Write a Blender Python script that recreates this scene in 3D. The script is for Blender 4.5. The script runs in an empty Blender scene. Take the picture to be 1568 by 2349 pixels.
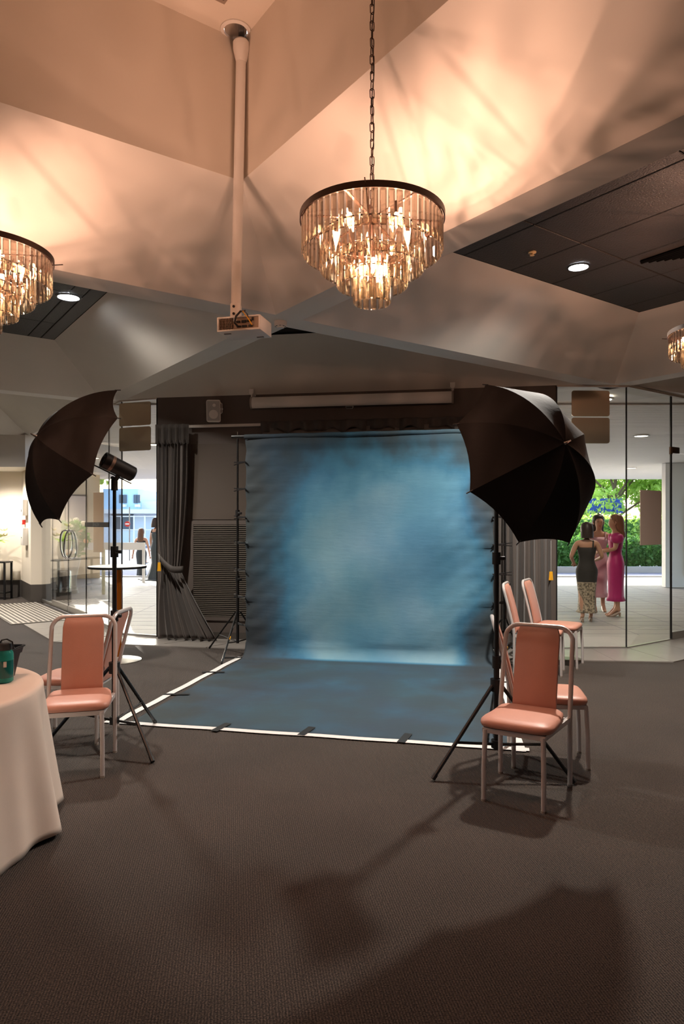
import bpy, bmesh, math, random
from mathutils import Vector, Matrix, noise
PI = math.pi
sc = bpy.context.scene
C = sc.collection
random.seed(7)

# ------------------------------------------------------------------ camera, sky, sun, exposure
CAM_H, F, CX, HZ = 1.6, 1568.0, 784.0, 1200.0
cam = bpy.data.cameras.new('camera')
cam.sensor_fit = 'HORIZONTAL'; cam.sensor_width = 24.0; cam.lens = 24.0
cam.shift_y = (HZ - 2349/2) / 1568.0
cam.clip_start = 0.05; cam.clip_end = 400
camo = bpy.data.objects.new('camera', cam); C.objects.link(camo)
camo.location = (0, 0, CAM_H); camo.rotation_euler = (PI/2, 0, 0)
sc.camera = camo

w = bpy.data.worlds.new('sky'); sc.world = w; w.use_nodes = True
wn = w.node_tree; wn.nodes.clear()
sky = wn.nodes.new('ShaderNodeTexSky'); sky.sky_type = 'NISHITA'
SUN_AZ = Vector((-0.45, 0.89, 0)).normalized(); SUN_EL = math.radians(35)
sky.sun_disc = False; sky.sun_elevation = SUN_EL
sky.sun_rotation = math.atan2(SUN_AZ.x, SUN_AZ.y)
sky.dust_density = 2.0
bg = wn.nodes.new('ShaderNodeBackground'); bg.inputs[1].default_value = 0.64
wo = wn.nodes.new('ShaderNodeOutputWorld')
wn.links.new(sky.outputs[0], bg.inputs[0]); wn.links.new(bg.outputs[0], wo.inputs[0])

sun = bpy.data.lights.new('sun', 'SUN'); sun.energy = 7.0; sun.angle = 0.01; sun.color = (1, .95, .86)
suno = bpy.data.objects.new('sun', sun); C.objects.link(suno)
sd = Vector((SUN_AZ.x*math.cos(SUN_EL), SUN_AZ.y*math.cos(SUN_EL), math.sin(SUN_EL)))
suno.rotation_euler = sd.to_track_quat('Z', 'Y').to_euler()

sc.view_settings.view_transform = 'Standard'; sc.view_settings.look = 'None'
sc.view_settings.exposure = 0.60; sc.view_settings.gamma = 1.0
sc.view_settings.use_curve_mapping = False
sc.cycles.max_bounces = 8; sc.cycles.diffuse_bounces = 4; sc.cycles.glossy_bounces = 4
sc.cycles.transmission_bounces = 6; sc.cycles.transparent_max_bounces = 24
sc.cycles.caustics_reflective = False; sc.cycles.caustics_refractive = False
sc.cycles.use_denoising = True
sc.cycles.sample_clamp_indirect = 6.0

BULB_W = 6.6          # watts per chandelier bulb
BULB_COL = (1.0, .53, .36)
DOWN_W = 500.0         # watts per lit downlight

# ------------------------------------------------------------------ helpers
def V(*a): return Vector(a)
def lin(v):
    v /= 255.0
    return v/12.92 if v <= .04045 else ((v+.055)/1.055)**2.4
def rgb(r, g, b): return (lin(r), lin(g), lin(b), 1)
def at(px, py, D): return V((px-CX)/F*D, D, CAM_H+(HZ-py)/F*D)
def onfloor(px, py, z=0):
    D = (CAM_H-z)*F/(py-HZ); return V((px-CX)/F*D, D, z)
def ondepthz(px, py, z):
    D = (z-CAM_H)*F/(HZ-py); return V((px-CX)/F*D, D, z)

def mat(name, col, rough=.6, metal=0., spec=.5, noise_amt=0., noise_scale=8., bump=0., bump_scale=60., emit=None, emit_s=0, sheen=0., coat=0., stretch=None):
    m = bpy.data.materials.new(name); m.use_nodes = True
    nt = m.node_tree; b = nt.nodes['Principled BSDF']
    b.inputs['Base Color'].default_value = col
    b.inputs['Roughness'].default_value = rough
    b.inputs['Metallic'].default_value = metal
    b.inputs['Specular IOR Level'].default_value = spec
    b.inputs['Sheen Weight'].default_value = sheen
    b.inputs['Coat Weight'].default_value = coat
    if emit: b.inputs['Emission Color'].default_value = emit; b.inputs['Emission Strength'].default_value = emit_s
    tc = None
    def coords():
        t = nt.nodes.new('ShaderNodeTexCoord')
        if stretch:
            mp = nt.nodes.new('ShaderNodeMapping'); mp.inputs['Scale'].default_value = stretch
            nt.links.new(t.outputs['Object'], mp.inputs[0]); return mp.outputs[0]
        return t.outputs['Object']
    if noise_amt or bump: tc = coords()
    if noise_amt:
        n = nt.nodes.new('ShaderNodeTexNoise'); n.inputs['Scale'].default_value = noise_scale; n.inputs['Detail'].default_value = 5
        nt.links.new(tc, n.inputs['Vector'])
        r = nt.nodes.new('ShaderNodeMapRange'); r.inputs[1].default_value = .3; r.inputs[2].default_value = .7
        r.inputs[3].default_value = 1-noise_amt; r.inputs[4].default_value = 1+noise_amt
        nt.links.new(n.outputs[0], r.inputs[0])
        mx = nt.nodes.new('ShaderNodeVectorMath'); mx.operation = 'SCALE'; mx.inputs[0].default_value = col[:3]
        nt.links.new(r.outputs[0], mx.inputs['Scale']); nt.links.new(mx.outputs[0], b.inputs['Base Color'])
    if bump:
        n = nt.nodes.new('ShaderNodeTexNoise'); n.inputs['Scale'].default_value = bump_scale; n.inputs['Detail'].default_value = 3
        nt.links.new(tc, n.inputs['Vector'])
        bp = nt.nodes.new('ShaderNodeBump'); bp.inputs['Strength'].default_value = bump; bp.inputs['Distance'].default_value = .01
        nt.links.new(n.outputs[0], bp.inputs['Height']); nt.links.new(bp.outputs[0], b.inputs['Normal'])
    return m

class MB:
    def __init__(s): s.v = []; s.f = []
    def add(s, vs, fs):
        o = len(s.v); s.v += [Vector(x) for x in vs]; s.f += [tuple(i+o for i in f) for f in fs]; return s
    def box(s, c, d, R=None):
        x, y, z = d[0]/2, d[1]/2, d[2]/2
        vs = [V(i*x, j*y, k*z) for i in (-1, 1) for j in (-1, 1) for k in (-1, 1)]
        if R: vs = [R @ q for q in vs]
        vs = [q+Vector(c) for q in vs]
        return s.add(vs, [(0,1,3,2),(4,6,7,5),(0,4,5,1),(2,3,7,6),(0,2,6,4),(1,5,7,3)])
    def bbox(s, c, d, bv=.01, R=None):          # box with chamfered edges
        x, y, z = d[0]/2, d[1]/2, d[2]/2; b = min(bv, x*.9, y*.9, z*.9)
        bm = bmesh.new(); bmesh.ops.create_cube(bm, size=1)
        for q in bm.verts: q.co = V(q.co.x*2*x, q.co.y*2*y, q.co.z*2*z)
        bmesh.ops.bevel(bm, geom=bm.edges[:], offset=b, segments=2, affect='EDGES', profile=.5)
        bm.verts.index_update()
        vs = [q.co.copy() for q in bm.verts]; fs = [tuple(p.index for p in f.verts) for f in bm.faces]; bm.free()
        if R: vs = [R @ q for q in vs]
        return s.add([q+Vector(c) for q in vs], fs)
    def ring(s, c, axis_u, axis_v, r, n):
        return [c+axis_u*(math.cos(2*PI*i/n)*r)+axis_v*(math.sin(2*PI*i/n)*r) for i in range(n)]
    def tube(s, pts, r, n=8, closed=False, caps=True):
        pts = [Vector(p) for p in pts]; m = len(pts)
        rs = r if isinstance(r, (list, tuple)) else [r]*m
        o = len(s.v); u = None
        for i, p in enumerate(pts):
            if closed: t = pts[(i+1) % m]-pts[i-1]
            else: t = pts[min(i+1, m-1)]-pts[max(i-1, 0)]
            t = t.normalized() if t.length > 1e-9 else V(0,0,1)
            if u is None:
                u = t.cross(V(0,0,1)); u = u if u.length > .05 else t.cross(V(1,0,0))
            u = (u-t*u.dot(t)).normalized(); w_ = t.cross(u)
            s.v += s.ring(p, u, w_, rs[i], n)
        for i in range(m if closed else m-1):
            a, b = o+i*n, o+((i+1) % m)*n
            for k in range(n): s.f.append((a+k, a+(k+1) % n, b+(k+1) % n, b+k))
        if caps and not closed:
            s.f.append(tuple(o+k for k in reversed(range(n)))); s.f.append(tuple(o+(m-1)*n+k for k in range(n)))
        return s
    def cyl(s, p0, p1, r0, r1=None, n=12): return s.tube([p0, p1], [r0, r0 if r1 is None else r1], n)
    def lathe(s, prof, n=24, c=(0,0,0), axis=None):   # prof: (r, z)
        c = Vector(c); R = V(0,0,1).rotation_difference(Vector(axis)).to_matrix() if axis is not None else Matrix.Identity(3)
        o = len(s.v)
        for r, z in prof:
            for k in range(n): s.v.append(c+R @ V(r*math.cos(2*PI*k/n), r*math.sin(2*PI*k/n), z))
        for i in range(len(prof)-1):
            for k in range(n): s.f.append((o+i*n+k, o+i*n+(k+1) % n, o+(i+1)*n+(k+1) % n, o+(i+1)*n+k))
        if prof[0] == prof[-1]: return s
        if prof[0][0] > 1e-6: s.f.append(tuple(o+k for k in reversed(range(n))))
        if prof[-1][0] > 1e-6: s.f.append(tuple(o+(len(prof)-1)*n+k for k in range(n)))
        return s
    def loft(s, rings, closed=True, cap=False):
        o = len(s.v); n = len(rings[0])
        for r in rings: s.v += [Vector(p) for p in r]
        for i in range(len(rings)-1):
            for k in range(n if closed else n-1): s.f.append((o+i*n+k, o+i*n+(k+1) % n, o+(i+1)*n+(k+1) % n, o+(i+1)*n+k))
        if cap:
            s.f.append(tuple(o+k for k in reversed(range(n)))); s.f.append(tuple(o+(len(rings)-1)*n+k for k in range(n)))
        return s
    def prism(s, poly, z0, z1):
        n = len(poly); o = len(s.v)
        s.v += [V(p[0], p[1], z0) for p in poly]+[V(p[0], p[1], z1) for p in poly]
        s.f.append(tuple(o+i for i in reversed(range(n)))); s.f.append(tuple(o+n+i for i in range(n)))
        for i in range(n): s.f.append((o+i, o+(i+1) % n, o+n+(i+1) % n, o+n+i))
        return s
    def build(s, name, m, parent=None, world=False, smooth=30, kind=None):
        vs = s.v
        if parent is not None and world:
            inv = MAT[parent.name].inverted(); vs = [inv @ q for q in vs]
        me = bpy.data.meshes.new(name); me.from_pydata([tuple(q) for q in vs], [], s.f); me.validate(); me.update()
        if m: me.materials.append(m)
        bm = bmesh.new(); bm.from_mesh(me); bmesh.ops.recalc_face_normals(bm, faces=bm.faces[:]); bm.to_mesh(me); bm.free()
        if smooth:
            me.shade_smooth(); me.set_sharp_from_angle(angle=math.radians(smooth))
        o = bpy.data.objects.new(name, me); C.objects.link(o)
        MAT[o.name] = Matrix.Identity(4)
        if parent is not None:
            o.parent = parent; MAT[o.name] = MAT[parent.name].copy()
        if kind: o['kind'] = kind
        return o
MAT = {}
def thing(name, label, cat, loc=(0,0,0), rotz=0, group=None, rot=None):
    o = bpy.data.objects.new(name, None); C.objects.link(o); o.empty_display_size = .1
    o.location = loc
    R = rot.to_4x4() if rot is not None else Matrix.Rotation(rotz, 4, 'Z')
    o.rotation_euler = R.to_euler()
    MAT[o.name] = Matrix.Translation(Vector(loc)) @ R
    o['label'] = label; o['category'] = cat
    if group: o['group'] = group
    return o
def tag(o, label, cat, group=None, kind=None):
    o['label'] = label; o['category'] = cat
    if group: o['group'] = group
    if kind: o['kind'] = kind
    return o
def struct(o, label=None, cat=None):
    o['kind'] = 'structure'
    if label: o['label'] = label
    if cat: o['category'] = cat
    return o
def place(o, loc, rotz=0, rot=None):
    R = rot.to_4x4() if rot is not None else Matrix.Rotation(rotz, 4, 'Z')
    o.location = loc; o.rotation_euler = R.to_euler(); MAT[o.name] = Matrix.Translation(Vector(loc)) @ R
def dup(root, loc=None, rotz=0, label=None, group=None, parent=None):
    r = root.copy(); C.objects.link(r); r.parent = parent
    for ch in list(root.children): dup(ch, parent=r)
    if loc is not None: place(r, loc, rotz)
    if label: r['label'] = label
    if group: r['group'] = group
    return r
def face_rot(fx, fy): return math.atan2(-fx, fy)     # local +Y turned to (fx, fy)

# ------------------------------------------------------------------ materials
M = {}
M['plaster'] = mat('plaster', rgb(226, 220, 210), .75, noise_amt=.02, noise_scale=2)
M['plaster_lantern'] = mat('plaster_lantern', rgb(222, 212, 198), .75, noise_amt=.02, noise_scale=2)
M['tile_dark'] = mat('tile_dark', rgb(43, 38, 35), .55, noise_amt=.15, noise_scale=40, bump=.7, bump_scale=70)
M['tile_border'] = mat('tile_border', rgb(66, 61, 57), .6)
M['void'] = mat('void', rgb(24, 21, 19), .9)
M['wall_dark'] = mat('wall_dark', rgb(92, 82, 76), .7, noise_amt=.05, noise_scale=3)
M['wall_cream'] = mat('wall_cream', rgb(226, 214, 196), .7)
M['wall_rear'] = mat('wall_rear', rgb(112, 100, 92), .75)
M['skirting'] = mat('skirting', rgb(74, 68, 63), .4)
M['stone_tile'] = mat('stone_tile', rgb(150, 144, 138), .28, noise_amt=.06, noise_scale=5)
M['black_paint'] = mat('black_paint', rgb(22, 21, 21), .35)
M['black_plastic'] = mat('black_plastic', rgb(26, 26, 27), .45)
M['chrome'] = mat('chrome', rgb(215, 213, 210), .15, metal=1)
M['brushed'] = mat('brushed', rgb(190, 188, 184), .3, metal=1)
M['bronze'] = mat('bronze', rgb(84, 62, 48), .35, metal=.8)
M['ring_bronze'] = mat('ring_bronze', rgb(70, 50, 38), .4, metal=.5)
M['vinyl'] = mat('vinyl', rgb(200, 142, 122), .45, noise_amt=.04, noise_scale=6, bump=.08, bump_scale=250)
M['chair_frame'] = mat('chair_frame', rgb(204, 197, 194), .35, metal=.15)
M['white_plastic'] = mat('white_plastic', rgb(226, 221, 214), .45)
M['grey_plastic'] = mat('grey_plastic', rgb(150, 140, 130), .5)
M['umbrella'] = mat('umbrella', rgb(31, 28, 27), .75, spec=.16, bump=.12, bump_scale=30)
M['umbrella_in'] = mat('umbrella_in', rgb(190, 190, 190), .4, metal=.6)
M['white_tape'] = mat('white_tape', rgb(232, 231, 228), .5)
M['black_tape'] = mat('black_tape', rgb(30, 31, 32), .6)
M['cloth_white'] = mat('cloth_white', rgb(238, 226, 214), .8, noise_amt=.015, noise_scale=4, bump=.1, bump_scale=400)
M['curtain'] = mat('curtain', rgb(92, 84, 79), .55, sheen=.2, noise_amt=.06, noise_scale=6, stretch=(6, 6, .4))
M['curtain_heading'] = mat('curtain_heading', rgb(80, 74, 70), .7)
M['yellow_tag'] = mat('yellow_tag', rgb(236, 170, 30), .5)
M['amber'] = mat('amber_column', rgb(206, 112, 22), .3, metal=.6)
M['table_white'] = mat('table_white', rgb(236, 232, 224), .3)
M['panel_brown'] = mat('panel_brown', rgb(196, 176, 150), .08, metal=.85)
M['tan_sign'] = mat('tan_sign', rgb(196, 160, 124), .6)
M['red'] = mat('red_box', rgb(190, 40, 30), .4)
M['emit_down'] = mat('downlight_glow', rgb(255, 255, 255), .4, emit=(.95, .98, 1, 1), emit_s=14)
M['emit_warm'] = mat('porch_lamp_glow', rgb(255, 250, 235), .4, emit=(1, .95, .85, 1), emit_s=4)
M['reflector'] = mat('reflector', rgb(225, 220, 214), .2, metal=.9)

def carpet_mat():
    m = bpy.data.materials.new('carpet'); m.use_nodes = True; nt = m.node_tree; b = nt.nodes['Principled BSDF']
    b.inputs['Roughness'].default_value = .95; b.inputs['Specular IOR Level'].default_value = .1
    b.inputs['Sheen Weight'].default_value = .15
    tc = nt.nodes.new('ShaderNodeTexCoord')
    mp = nt.nodes.new('ShaderNodeMapping'); mp.inputs['Rotation'].default_value = (0, 0, math.radians(-9))
    nt.links.new(tc.outputs['Object'], mp.inputs[0])
    wv = nt.nodes.new('ShaderNodeTexWave'); wv.wave_type = 'BANDS'; wv.bands_direction = 'X'
    wv.inputs['Scale'].default_value = 30; wv.inputs['Distortion'].default_value = .8; wv.inputs['Detail'].default_value = 2
    nt.links.new(mp.outputs[0], wv.inputs[0])
    n1 = nt.nodes.new('ShaderNodeTexNoise'); n1.inputs['Scale'].default_value = 160; n1.inputs['Detail'].default_value = 2
    nt.links.new(tc.outputs['Object'], n1.inputs['Vector'])
    n2 = nt.nodes.new('ShaderNodeTexNoise'); n2.inputs['Scale'].default_value = 1.6; n2.inputs['Detail'].default_value = 6
    nt.links.new(tc.outputs['Object'], n2.inputs['Vector'])
    cr = nt.nodes.new('ShaderNodeValToRGB'); e = cr.color_ramp.elements
    e[0].position = .35; e[0].color = rgb(30, 26, 24); e[1].position = .66; e[1].color = rgb(100, 87, 78)
    nt.links.new(n1.outputs[0], cr.inputs[0])
    mx = nt.nodes.new('ShaderNodeMix'); mx.data_type = 'RGBA'; mx.blend_type = 'MULTIPLY'; mx.inputs[0].default_value = .55
    nt.links.new(cr.outputs[0], mx.inputs[6]); nt.links.new(wv.outputs[0], mx.inputs[7])
    r = nt.nodes.new('ShaderNodeMapRange'); r.inputs[1].default_value = .3; r.inputs[2].default_value = .7; r.inputs[3].default_value = .86; r.inputs[4].default_value = 1.12
    nt.links.new(n2.outputs[0], r.inputs[0])
    sc_ = nt.nodes.new('ShaderNodeVectorMath'); sc_.operation = 'SCALE'
    nt.links.new(mx.outputs[2], sc_.inputs[0]); nt.links.new(r.outputs[0], sc_.inputs['Scale'])
    nt.links.new(sc_.outputs[0], b.inputs['Base Color'])
    bp = nt.nodes.new('ShaderNodeBump'); bp.inputs['Strength'].default_value = .6; bp.inputs['Distance'].default_value = .004
    nt.links.new(wv.outputs[0], bp.inputs['Height']); nt.links.new(bp.outputs[0], b.inputs['Normal'])
    return m
M['carpet'] = carpet_mat()

def schlick(nt, r0, gain=1.0):
    lw = nt.nodes.new('ShaderNodeLayerWeight'); lw.inputs[0].default_value = .5
    p = nt.nodes.new('ShaderNodeMath'); p.operation = 'POWER'; p.inputs[1].default_value = 5
    k = nt.nodes.new('ShaderNodeMath'); k.operation = 'MULTIPLY_ADD'; k.inputs[1].default_value = (1-r0)*gain; k.inputs[2].default_value = r0*gain; k.use_clamp = True
    nt.links.new(lw.outputs['Facing'], p.inputs[0]); nt.links.new(p.outputs[0], k.inputs[0]); return k.outputs[0]
def glass_mat(name, tint=(.93, .97, .95), ior=1.5, boost=1.0):
    m = bpy.data.materials.new(name); m.use_nodes = True; nt = m.node_tree; nt.nodes.clear()
    out = nt.nodes.new('ShaderNodeOutputMaterial'); t = nt.nodes.new('ShaderNodeBsdfTransparent'); g = nt.nodes.new('ShaderNodeBsdfGlossy')
    t.inputs[0].default_value = (*tint, 1); g.inputs['Roughness'].default_value = 0.0
    mx = nt.nodes.new('ShaderNodeMixShader')
    nt.links.new(schlick(nt, .045, boost), mx.inputs[0])
    nt.links.new(t.outputs[0], mx.inputs[1]); nt.links.new(g.outputs[0], mx.inputs[2]); nt.links.new(mx.outputs[0], out.inputs[0])
    return m
M['glass'] = glass_mat('glass', (.975, .985, .98), boost=1.7)
def crystal_mat():
    m = bpy.data.materials.new('smoked_crystal'); m.use_nodes = True; nt = m.node_tree; nt.nodes.clear()
    out = nt.nodes.new('ShaderNodeOutputMaterial')
    t = nt.nodes.new('ShaderNodeBsdfTransparent'); t.inputs[0].default_value = (.90, .83, .75, 1)
    rf = nt.nodes.new('ShaderNodeBsdfRefraction'); rf.inputs['IOR'].default_value = 1.35; rf.inputs['Roughness'].default_value = .02; rf.inputs[0].default_value = (.88, .80, .71, 1)
    g = nt.nodes.new('ShaderNodeBsdfGlossy'); g.inputs['Roughness'].default_value = .04; g.inputs[0].default_value = (.95, .92, .88, 1)
    m1 = nt.nodes.new('ShaderNodeMixShader'); m1.inputs[0].default_value = .48
    nt.links.new(t.outputs[0], m1.inputs[1]); nt.links.new(rf.outputs[0], m1.inputs[2])
    m2 = nt.nodes.new('ShaderNodeMixShader'); nt.links.new(schlick(nt, .14), m2.inputs[0])
    nt.links.new(m1.outputs[0], m2.inputs[1]); nt.links.new(g.outputs[0], m2.inputs[2]); nt.links.new(m2.outputs[0], out.inputs[0])
    return m
M['crystal'] = crystal_mat()

def bulb_mat():       # clear lamp glass with a glowing core
    m = bpy.data.materials.new('bulb_glow'); m.use_nodes = True; nt = m.node_tree; nt.nodes.clear()
    out = nt.nodes.new('ShaderNodeOutputMaterial'); t = nt.nodes.new('ShaderNodeBsdfTransparent'); e = nt.nodes.new('ShaderNodeEmission')
    e.inputs[0].default_value = (1, .74, .46, 1); e.inputs[1].default_value = 14; a = nt.nodes.new('ShaderNodeAddShader')
    nt.links.new(t.outputs[0], a.inputs[0]); nt.links.new(e.outputs[0], a.inputs[1]); nt.links.new(a.outputs[0], out.inputs[0]); return m
M['emit_bulb'] = bulb_mat()

# ------------------------------------------------------------------ plan of the building: a square grid turned against the view
P0 = V(-.556, 5.74, 0); E1 = V(.584, -.812, 0).normalized(); E2 = V(.812, .584, 0).normalized()
def P(a, b, z=0): return P0+E2*a+E1*b+V(0, 0, z)
ZS, ZD, ZL, ZT = 3.35, 3.90, 4.013, 4.997      # beam soffit, dark tiles, lantern base, lantern top
BW, CELL = .26, 4.65; PITCH = BW+CELL

# ------------------------------------------------------------------ floor
f = MB()
f.add([(-14, -7, 0), (9, -7, 0), (9, 13, 0), (4.55, 9.32, 0), (3.62, 8.73, 0), (2.71, 8.78, 0), (-2.55, 9.6, 0), (-3.14, 9.78, 0), (-6.3, 14.1, 0), (-6.9, 14.9, 0), (-14, 14.9, 0)],
      [tuple(range(11))])
floor = struct(f.build('floor', M['carpet'], smooth=0), 'dark brown ribbed carpet floor of the hall', 'floor')

# polished stone strip along the back wall and the glazing, in slabs
def slab_run(p0, p1, q0, q1, n):
    for i in range(n):
        s0, s1 = i/n+.0015, (i+1)/n-.0015
        a0, a1, b0, b1 = p0.lerp(p1, s0), p0.lerp(p1, s1), q0.lerp(q1, s0), q0.lerp(q1, s1)
        m = MB(); m.prism([a0, a1, b1, b0], .0, .012); m.build('stone_slab', M['stone_tile'], floor, smooth=0)
slab_run(V(-3.85, 9.15, 0), V(2.5, 7.95, 0), V(-3.1, 9.76, 0), V(2.7, 8.76, 0), 9)
slab_run(V(2.505, 7.95, 0), V(3.8, 7.84, 0), V(2.705, 8.76, 0), V(3.62, 8.73, 0), 2)
slab_run(V(3.80, 7.84, 0), V(5.6, 9.13, 0), V(3.625, 8.73, 0), V(5.2, 9.86, 0), 3)
slab_run(V(-3.86, 9.16, 0), V(-5.0, 10.745, 0), V(-3.12, 9.79, 0), V(-4.26, 11.375, 0), 3)

# ------------------------------------------------------------------ ceiling: beam soffits, sloping coffers, dark tiles, lantern
ce = MB()
def quad(m, *ps): m.add(ps, [tuple(range(len(ps)))])
AI = range(-3, 3); BJ = range(-3, 3)
def arange(i): return (BW+PITCH*i, PITCH*(i+1))
def brange(j): return (PITCH*j, PITCH*j+CELL)
def inside(i, j): return not ((i >= 0 and j <= -2) or (i >= 1 and j <= -1))
tops = MB(); RUN = .82
def cap(hi):
    up = [p+V(0,0,.03) for p in hi]; quad(tops, *up)
    for k in range(len(hi)): quad(tops, hi[k], hi[(k+1) % len(hi)], up[(k+1) % len(hi)], up[k])
for i in AI:
    for j in BJ:
        if not inside(i, j): continue
        a0, a1 = arange(i); b0, b1 = brange(j)
        if (i, j) == (-1, 0):
            lz, r = ZL, .66
            lant = (a0+r, a1-r, b0+r, b1-r)
        elif (i, j) == (0, -1): continue
        else: lz, r = ZD, RUN
        lo = [P(a0,b0,ZS), P(a1,b0,ZS), P(a1,b1,ZS), P(a0,b1,ZS)]
        hi = [P(a0+r,b0+r,lz), P(a1-r,b0+r,lz), P(a1-r,b1-r,lz), P(a0+r,b1-r,lz)]
        for k in range(4): quad(ce, lo[k], lo[(k+1) % 4], hi[(k+1) % 4], hi[k])
        if (i, j) != (-1, 0): cap(hi)
# beam soffits (strips along e1 between cells, then along e2)
for i in range(-3, 3):
    a = PITCH*i
    jlo = -3 if i <= 0 else 0
    quad(ce, P(a, PITCH*jlo-BW, ZS), P(a+BW, PITCH*jlo-BW, ZS), P(a+BW, PITCH*3, ZS), P(a, PITCH*3, ZS))
for j in range(-3, 3):
    for i in AI:
        if not (inside(i, j) or inside(i, j-1)): continue
        a0, a1 = arange(i); b = PITCH*j-BW
        quad(ce, P(a0, b, ZS), P(a1, b, ZS), P(a1, b+BW, ZS), P(a0, b+BW, ZS))
# the half cell over the back wall (cut along the diagonal)
W_K = 4.85
lo = [P(BW, -BW, ZS), P(BW, BW-W_K, ZS), P(W_K-BW, -BW, ZS)]
hi = [P(1.06, -1.06, ZD), P(1.06, 1.06-3.58, ZD), P(3.58-1.06, -1.06, ZD)]
for k in range(3): quad(ce, lo[k], lo[(k+1) % 3], hi[(k+1) % 3], hi[k])
cap(hi)
# strip of soffit past the wall head up to the glazing
quad(ce, P(BW, BW-W_K, ZS), P(BW, -PITCH-BW, ZS), P(PITCH+BW, 0.02, ZS), P(PITCH+BW, -BW, ZS), P(W_K-BW, -BW, ZS))
ceiling = struct(ce.build('ceiling', M['plaster'], smooth=0), 'white plaster ceiling of crossing beams and sloping coffers', 'ceiling')
struct(tops.build('ceiling_void', M['void'], ceiling, smooth=0))
# lantern shaft
la0, la1, lb0, lb1 = lant
ls = MB()
lo = [P(la0,lb0,ZL), P(la1,lb0,ZL), P(la1,lb1,ZL), P(la0,lb1,ZL)]; hi = [p+V(0,0,ZT-ZL) for p in lo]
for k in range(4): quad(ls, lo[k], lo[(k+1) % 4], hi[(k+1) % 4], hi[k])
ls.build('lantern_shaft', M['plaster_lantern'], ceiling, smooth=0)
dlp = ondepthz(540, 68, ZT); DLRAD = .078
lt = MB(); circ = []; outer = []
def ray_sq(c, d):
    best = 1e9
    for k in range(4):
        p, q = hi[k], hi[(k+1) % 4]; e = q-p; det = d.x*(-e.y)+e.x*d.y
        if abs(det) < 1e-9: continue
        w_ = p-c; t_ = (w_.x*(-e.y)+e.x*w_.y)/det; u_ = (d.x*w_.y-d.y*w_.x)/det
        if t_ > 0 and -1e-6 <= u_ <= 1+1e-6: best = min(best, t_)
    return c+d*best
angs = sorted([2*PI*k/40 for k in range(40)]+[math.atan2((h-dlp).y, (h-dlp).x) % (2*PI) for h in hi])
for an in angs:
    d = V(math.cos(an), math.sin(an), 0); c = V(dlp.x, dlp.y, ZT); circ.append(c+d*DLRAD); outer.append(ray_sq(c, d))
lt.loft([circ, outer]); lt.build('lantern_top', M['plaster_lantern'], ceiling, smooth=0)
# dark acoustic tiles of the coffers in view, each a piece
tile_cache = {}
def tile(name, a0, a1, b0, b1, z, m):
    key = (round(a1-a0, 3), round(b1-b0, 3), m.name)
    if key not in tile_cache:
        g = .004
        t = MB(); hx, hy = (a1-a0)/2-g, (b1-b0)/2-g
        c = [(-hx,-hy), (hx,-hy), (hx,hy), (-hx,hy)]
        vs = []
        for dx, dy, dz in ((0,0,.02), (0,0,.004), (.006,.006,0)):
            for x, y in c:
                q = E2*(x-math.copysign(dx, x))+E1*(y-math.copysign(dy, y)); vs.append(q+V(0,0,dz))
        t.add(vs, [(0,1,5,4),(1,2,6,5),(2,3,7,6),(3,0,4,7),(4,5,9,8),(5,6,10,9),(6,7,11,10),(7,4,8,11),(8,9,10,11)])
        o = t.build(name, m, ceiling, smooth=0); tile_cache[key] = o.data
    else:
        o = bpy.data.objects.new(name, tile_cache[key]); C.objects.link(o); o.parent = ceiling
    o.location = P((a0+a1)/2, (b0+b1)/2, z)
def cuts(lo, hi, step, off):
    xs = [lo]; x = lo+off
    while x < hi-.08: xs.append(x); x += step
    return xs+[hi]
for (i, j) in ((0, 0), (-1, -1), (1, 0), (-1, -2), (-2, -1)):
    a0, a1 = arange(i); b0, b1 = brange(j); a0 += RUN; a1 -= RUN; b0 += RUN; b1 -= RUN
    if (i, j) == (-1, -1):
        tile('ceiling_border_strip', a1-.16, a1, b0, b1, ZD, M['tile_border']); a1 -= .16
    for x0, x1 in zip(cuts(a0, a1, .6, .3), cuts(a0, a1, .6, .3)[1:]):
        for y0, y1 in zip(cuts(b0, b1, 1.2, .75), cuts(b0, b1, 1.2, .75)[1:]):
            tile('ceiling_tile', x0, x1, y0, y1, ZD, M['tile_dark'])

# ------------------------------------------------------------------ walls
WA, WB = P(.40, .40-W_K), P(4.52, 4.52-W_K)       # ends of the dark back wall
WL = WA.copy(); WR = WB.copy()
wdir = (WR-WL).normalized(); wn_ = V(wdir.y, -wdir.x, 0)   # wn_ faces the room (towards -y)
def onwall(px, py=None, off=0.0):
    """point of the back wall plane moved off metres into the room, seen at pixel (px, py)"""
    o = WL+wn_*off; k = (px-CX)/F
    t = (k*o.y-o.x)/(wdir.x-k*wdir.y); p = o+wdir*t
    p.z = CAM_H+(HZ-(py if py else HZ))/F*p.y
    return p
def wallbox(m, px0, px1, z0, z1, off, th):
    p, q = onwall(px0, None, off), onwall(px1, None, off)
    a, b = V(p.x, p.y, 0), V(q.x, q.y, 0)
    m.prism([a, b, b-wn_*th, a-wn_*th], z0, z1)
def zat(px, py, off=0.0): return onwall(px, py, off).z
L0, R0 = onwall(361), onwall(1275)
wb = MB()
pl = [V(L0.x, L0.y, 0), V(R0.x, R0.y, 0)]
wb.prism([pl[0], pl[1], pl[1]-wn_*.25, pl[0]-wn_*.25], 0, ZS+.02)
wall_back = struct(wb.build('wall_back', M['wall_dark'], smooth=0), 'dark taupe back wall behind the photo backdrop', 'wall')
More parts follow.
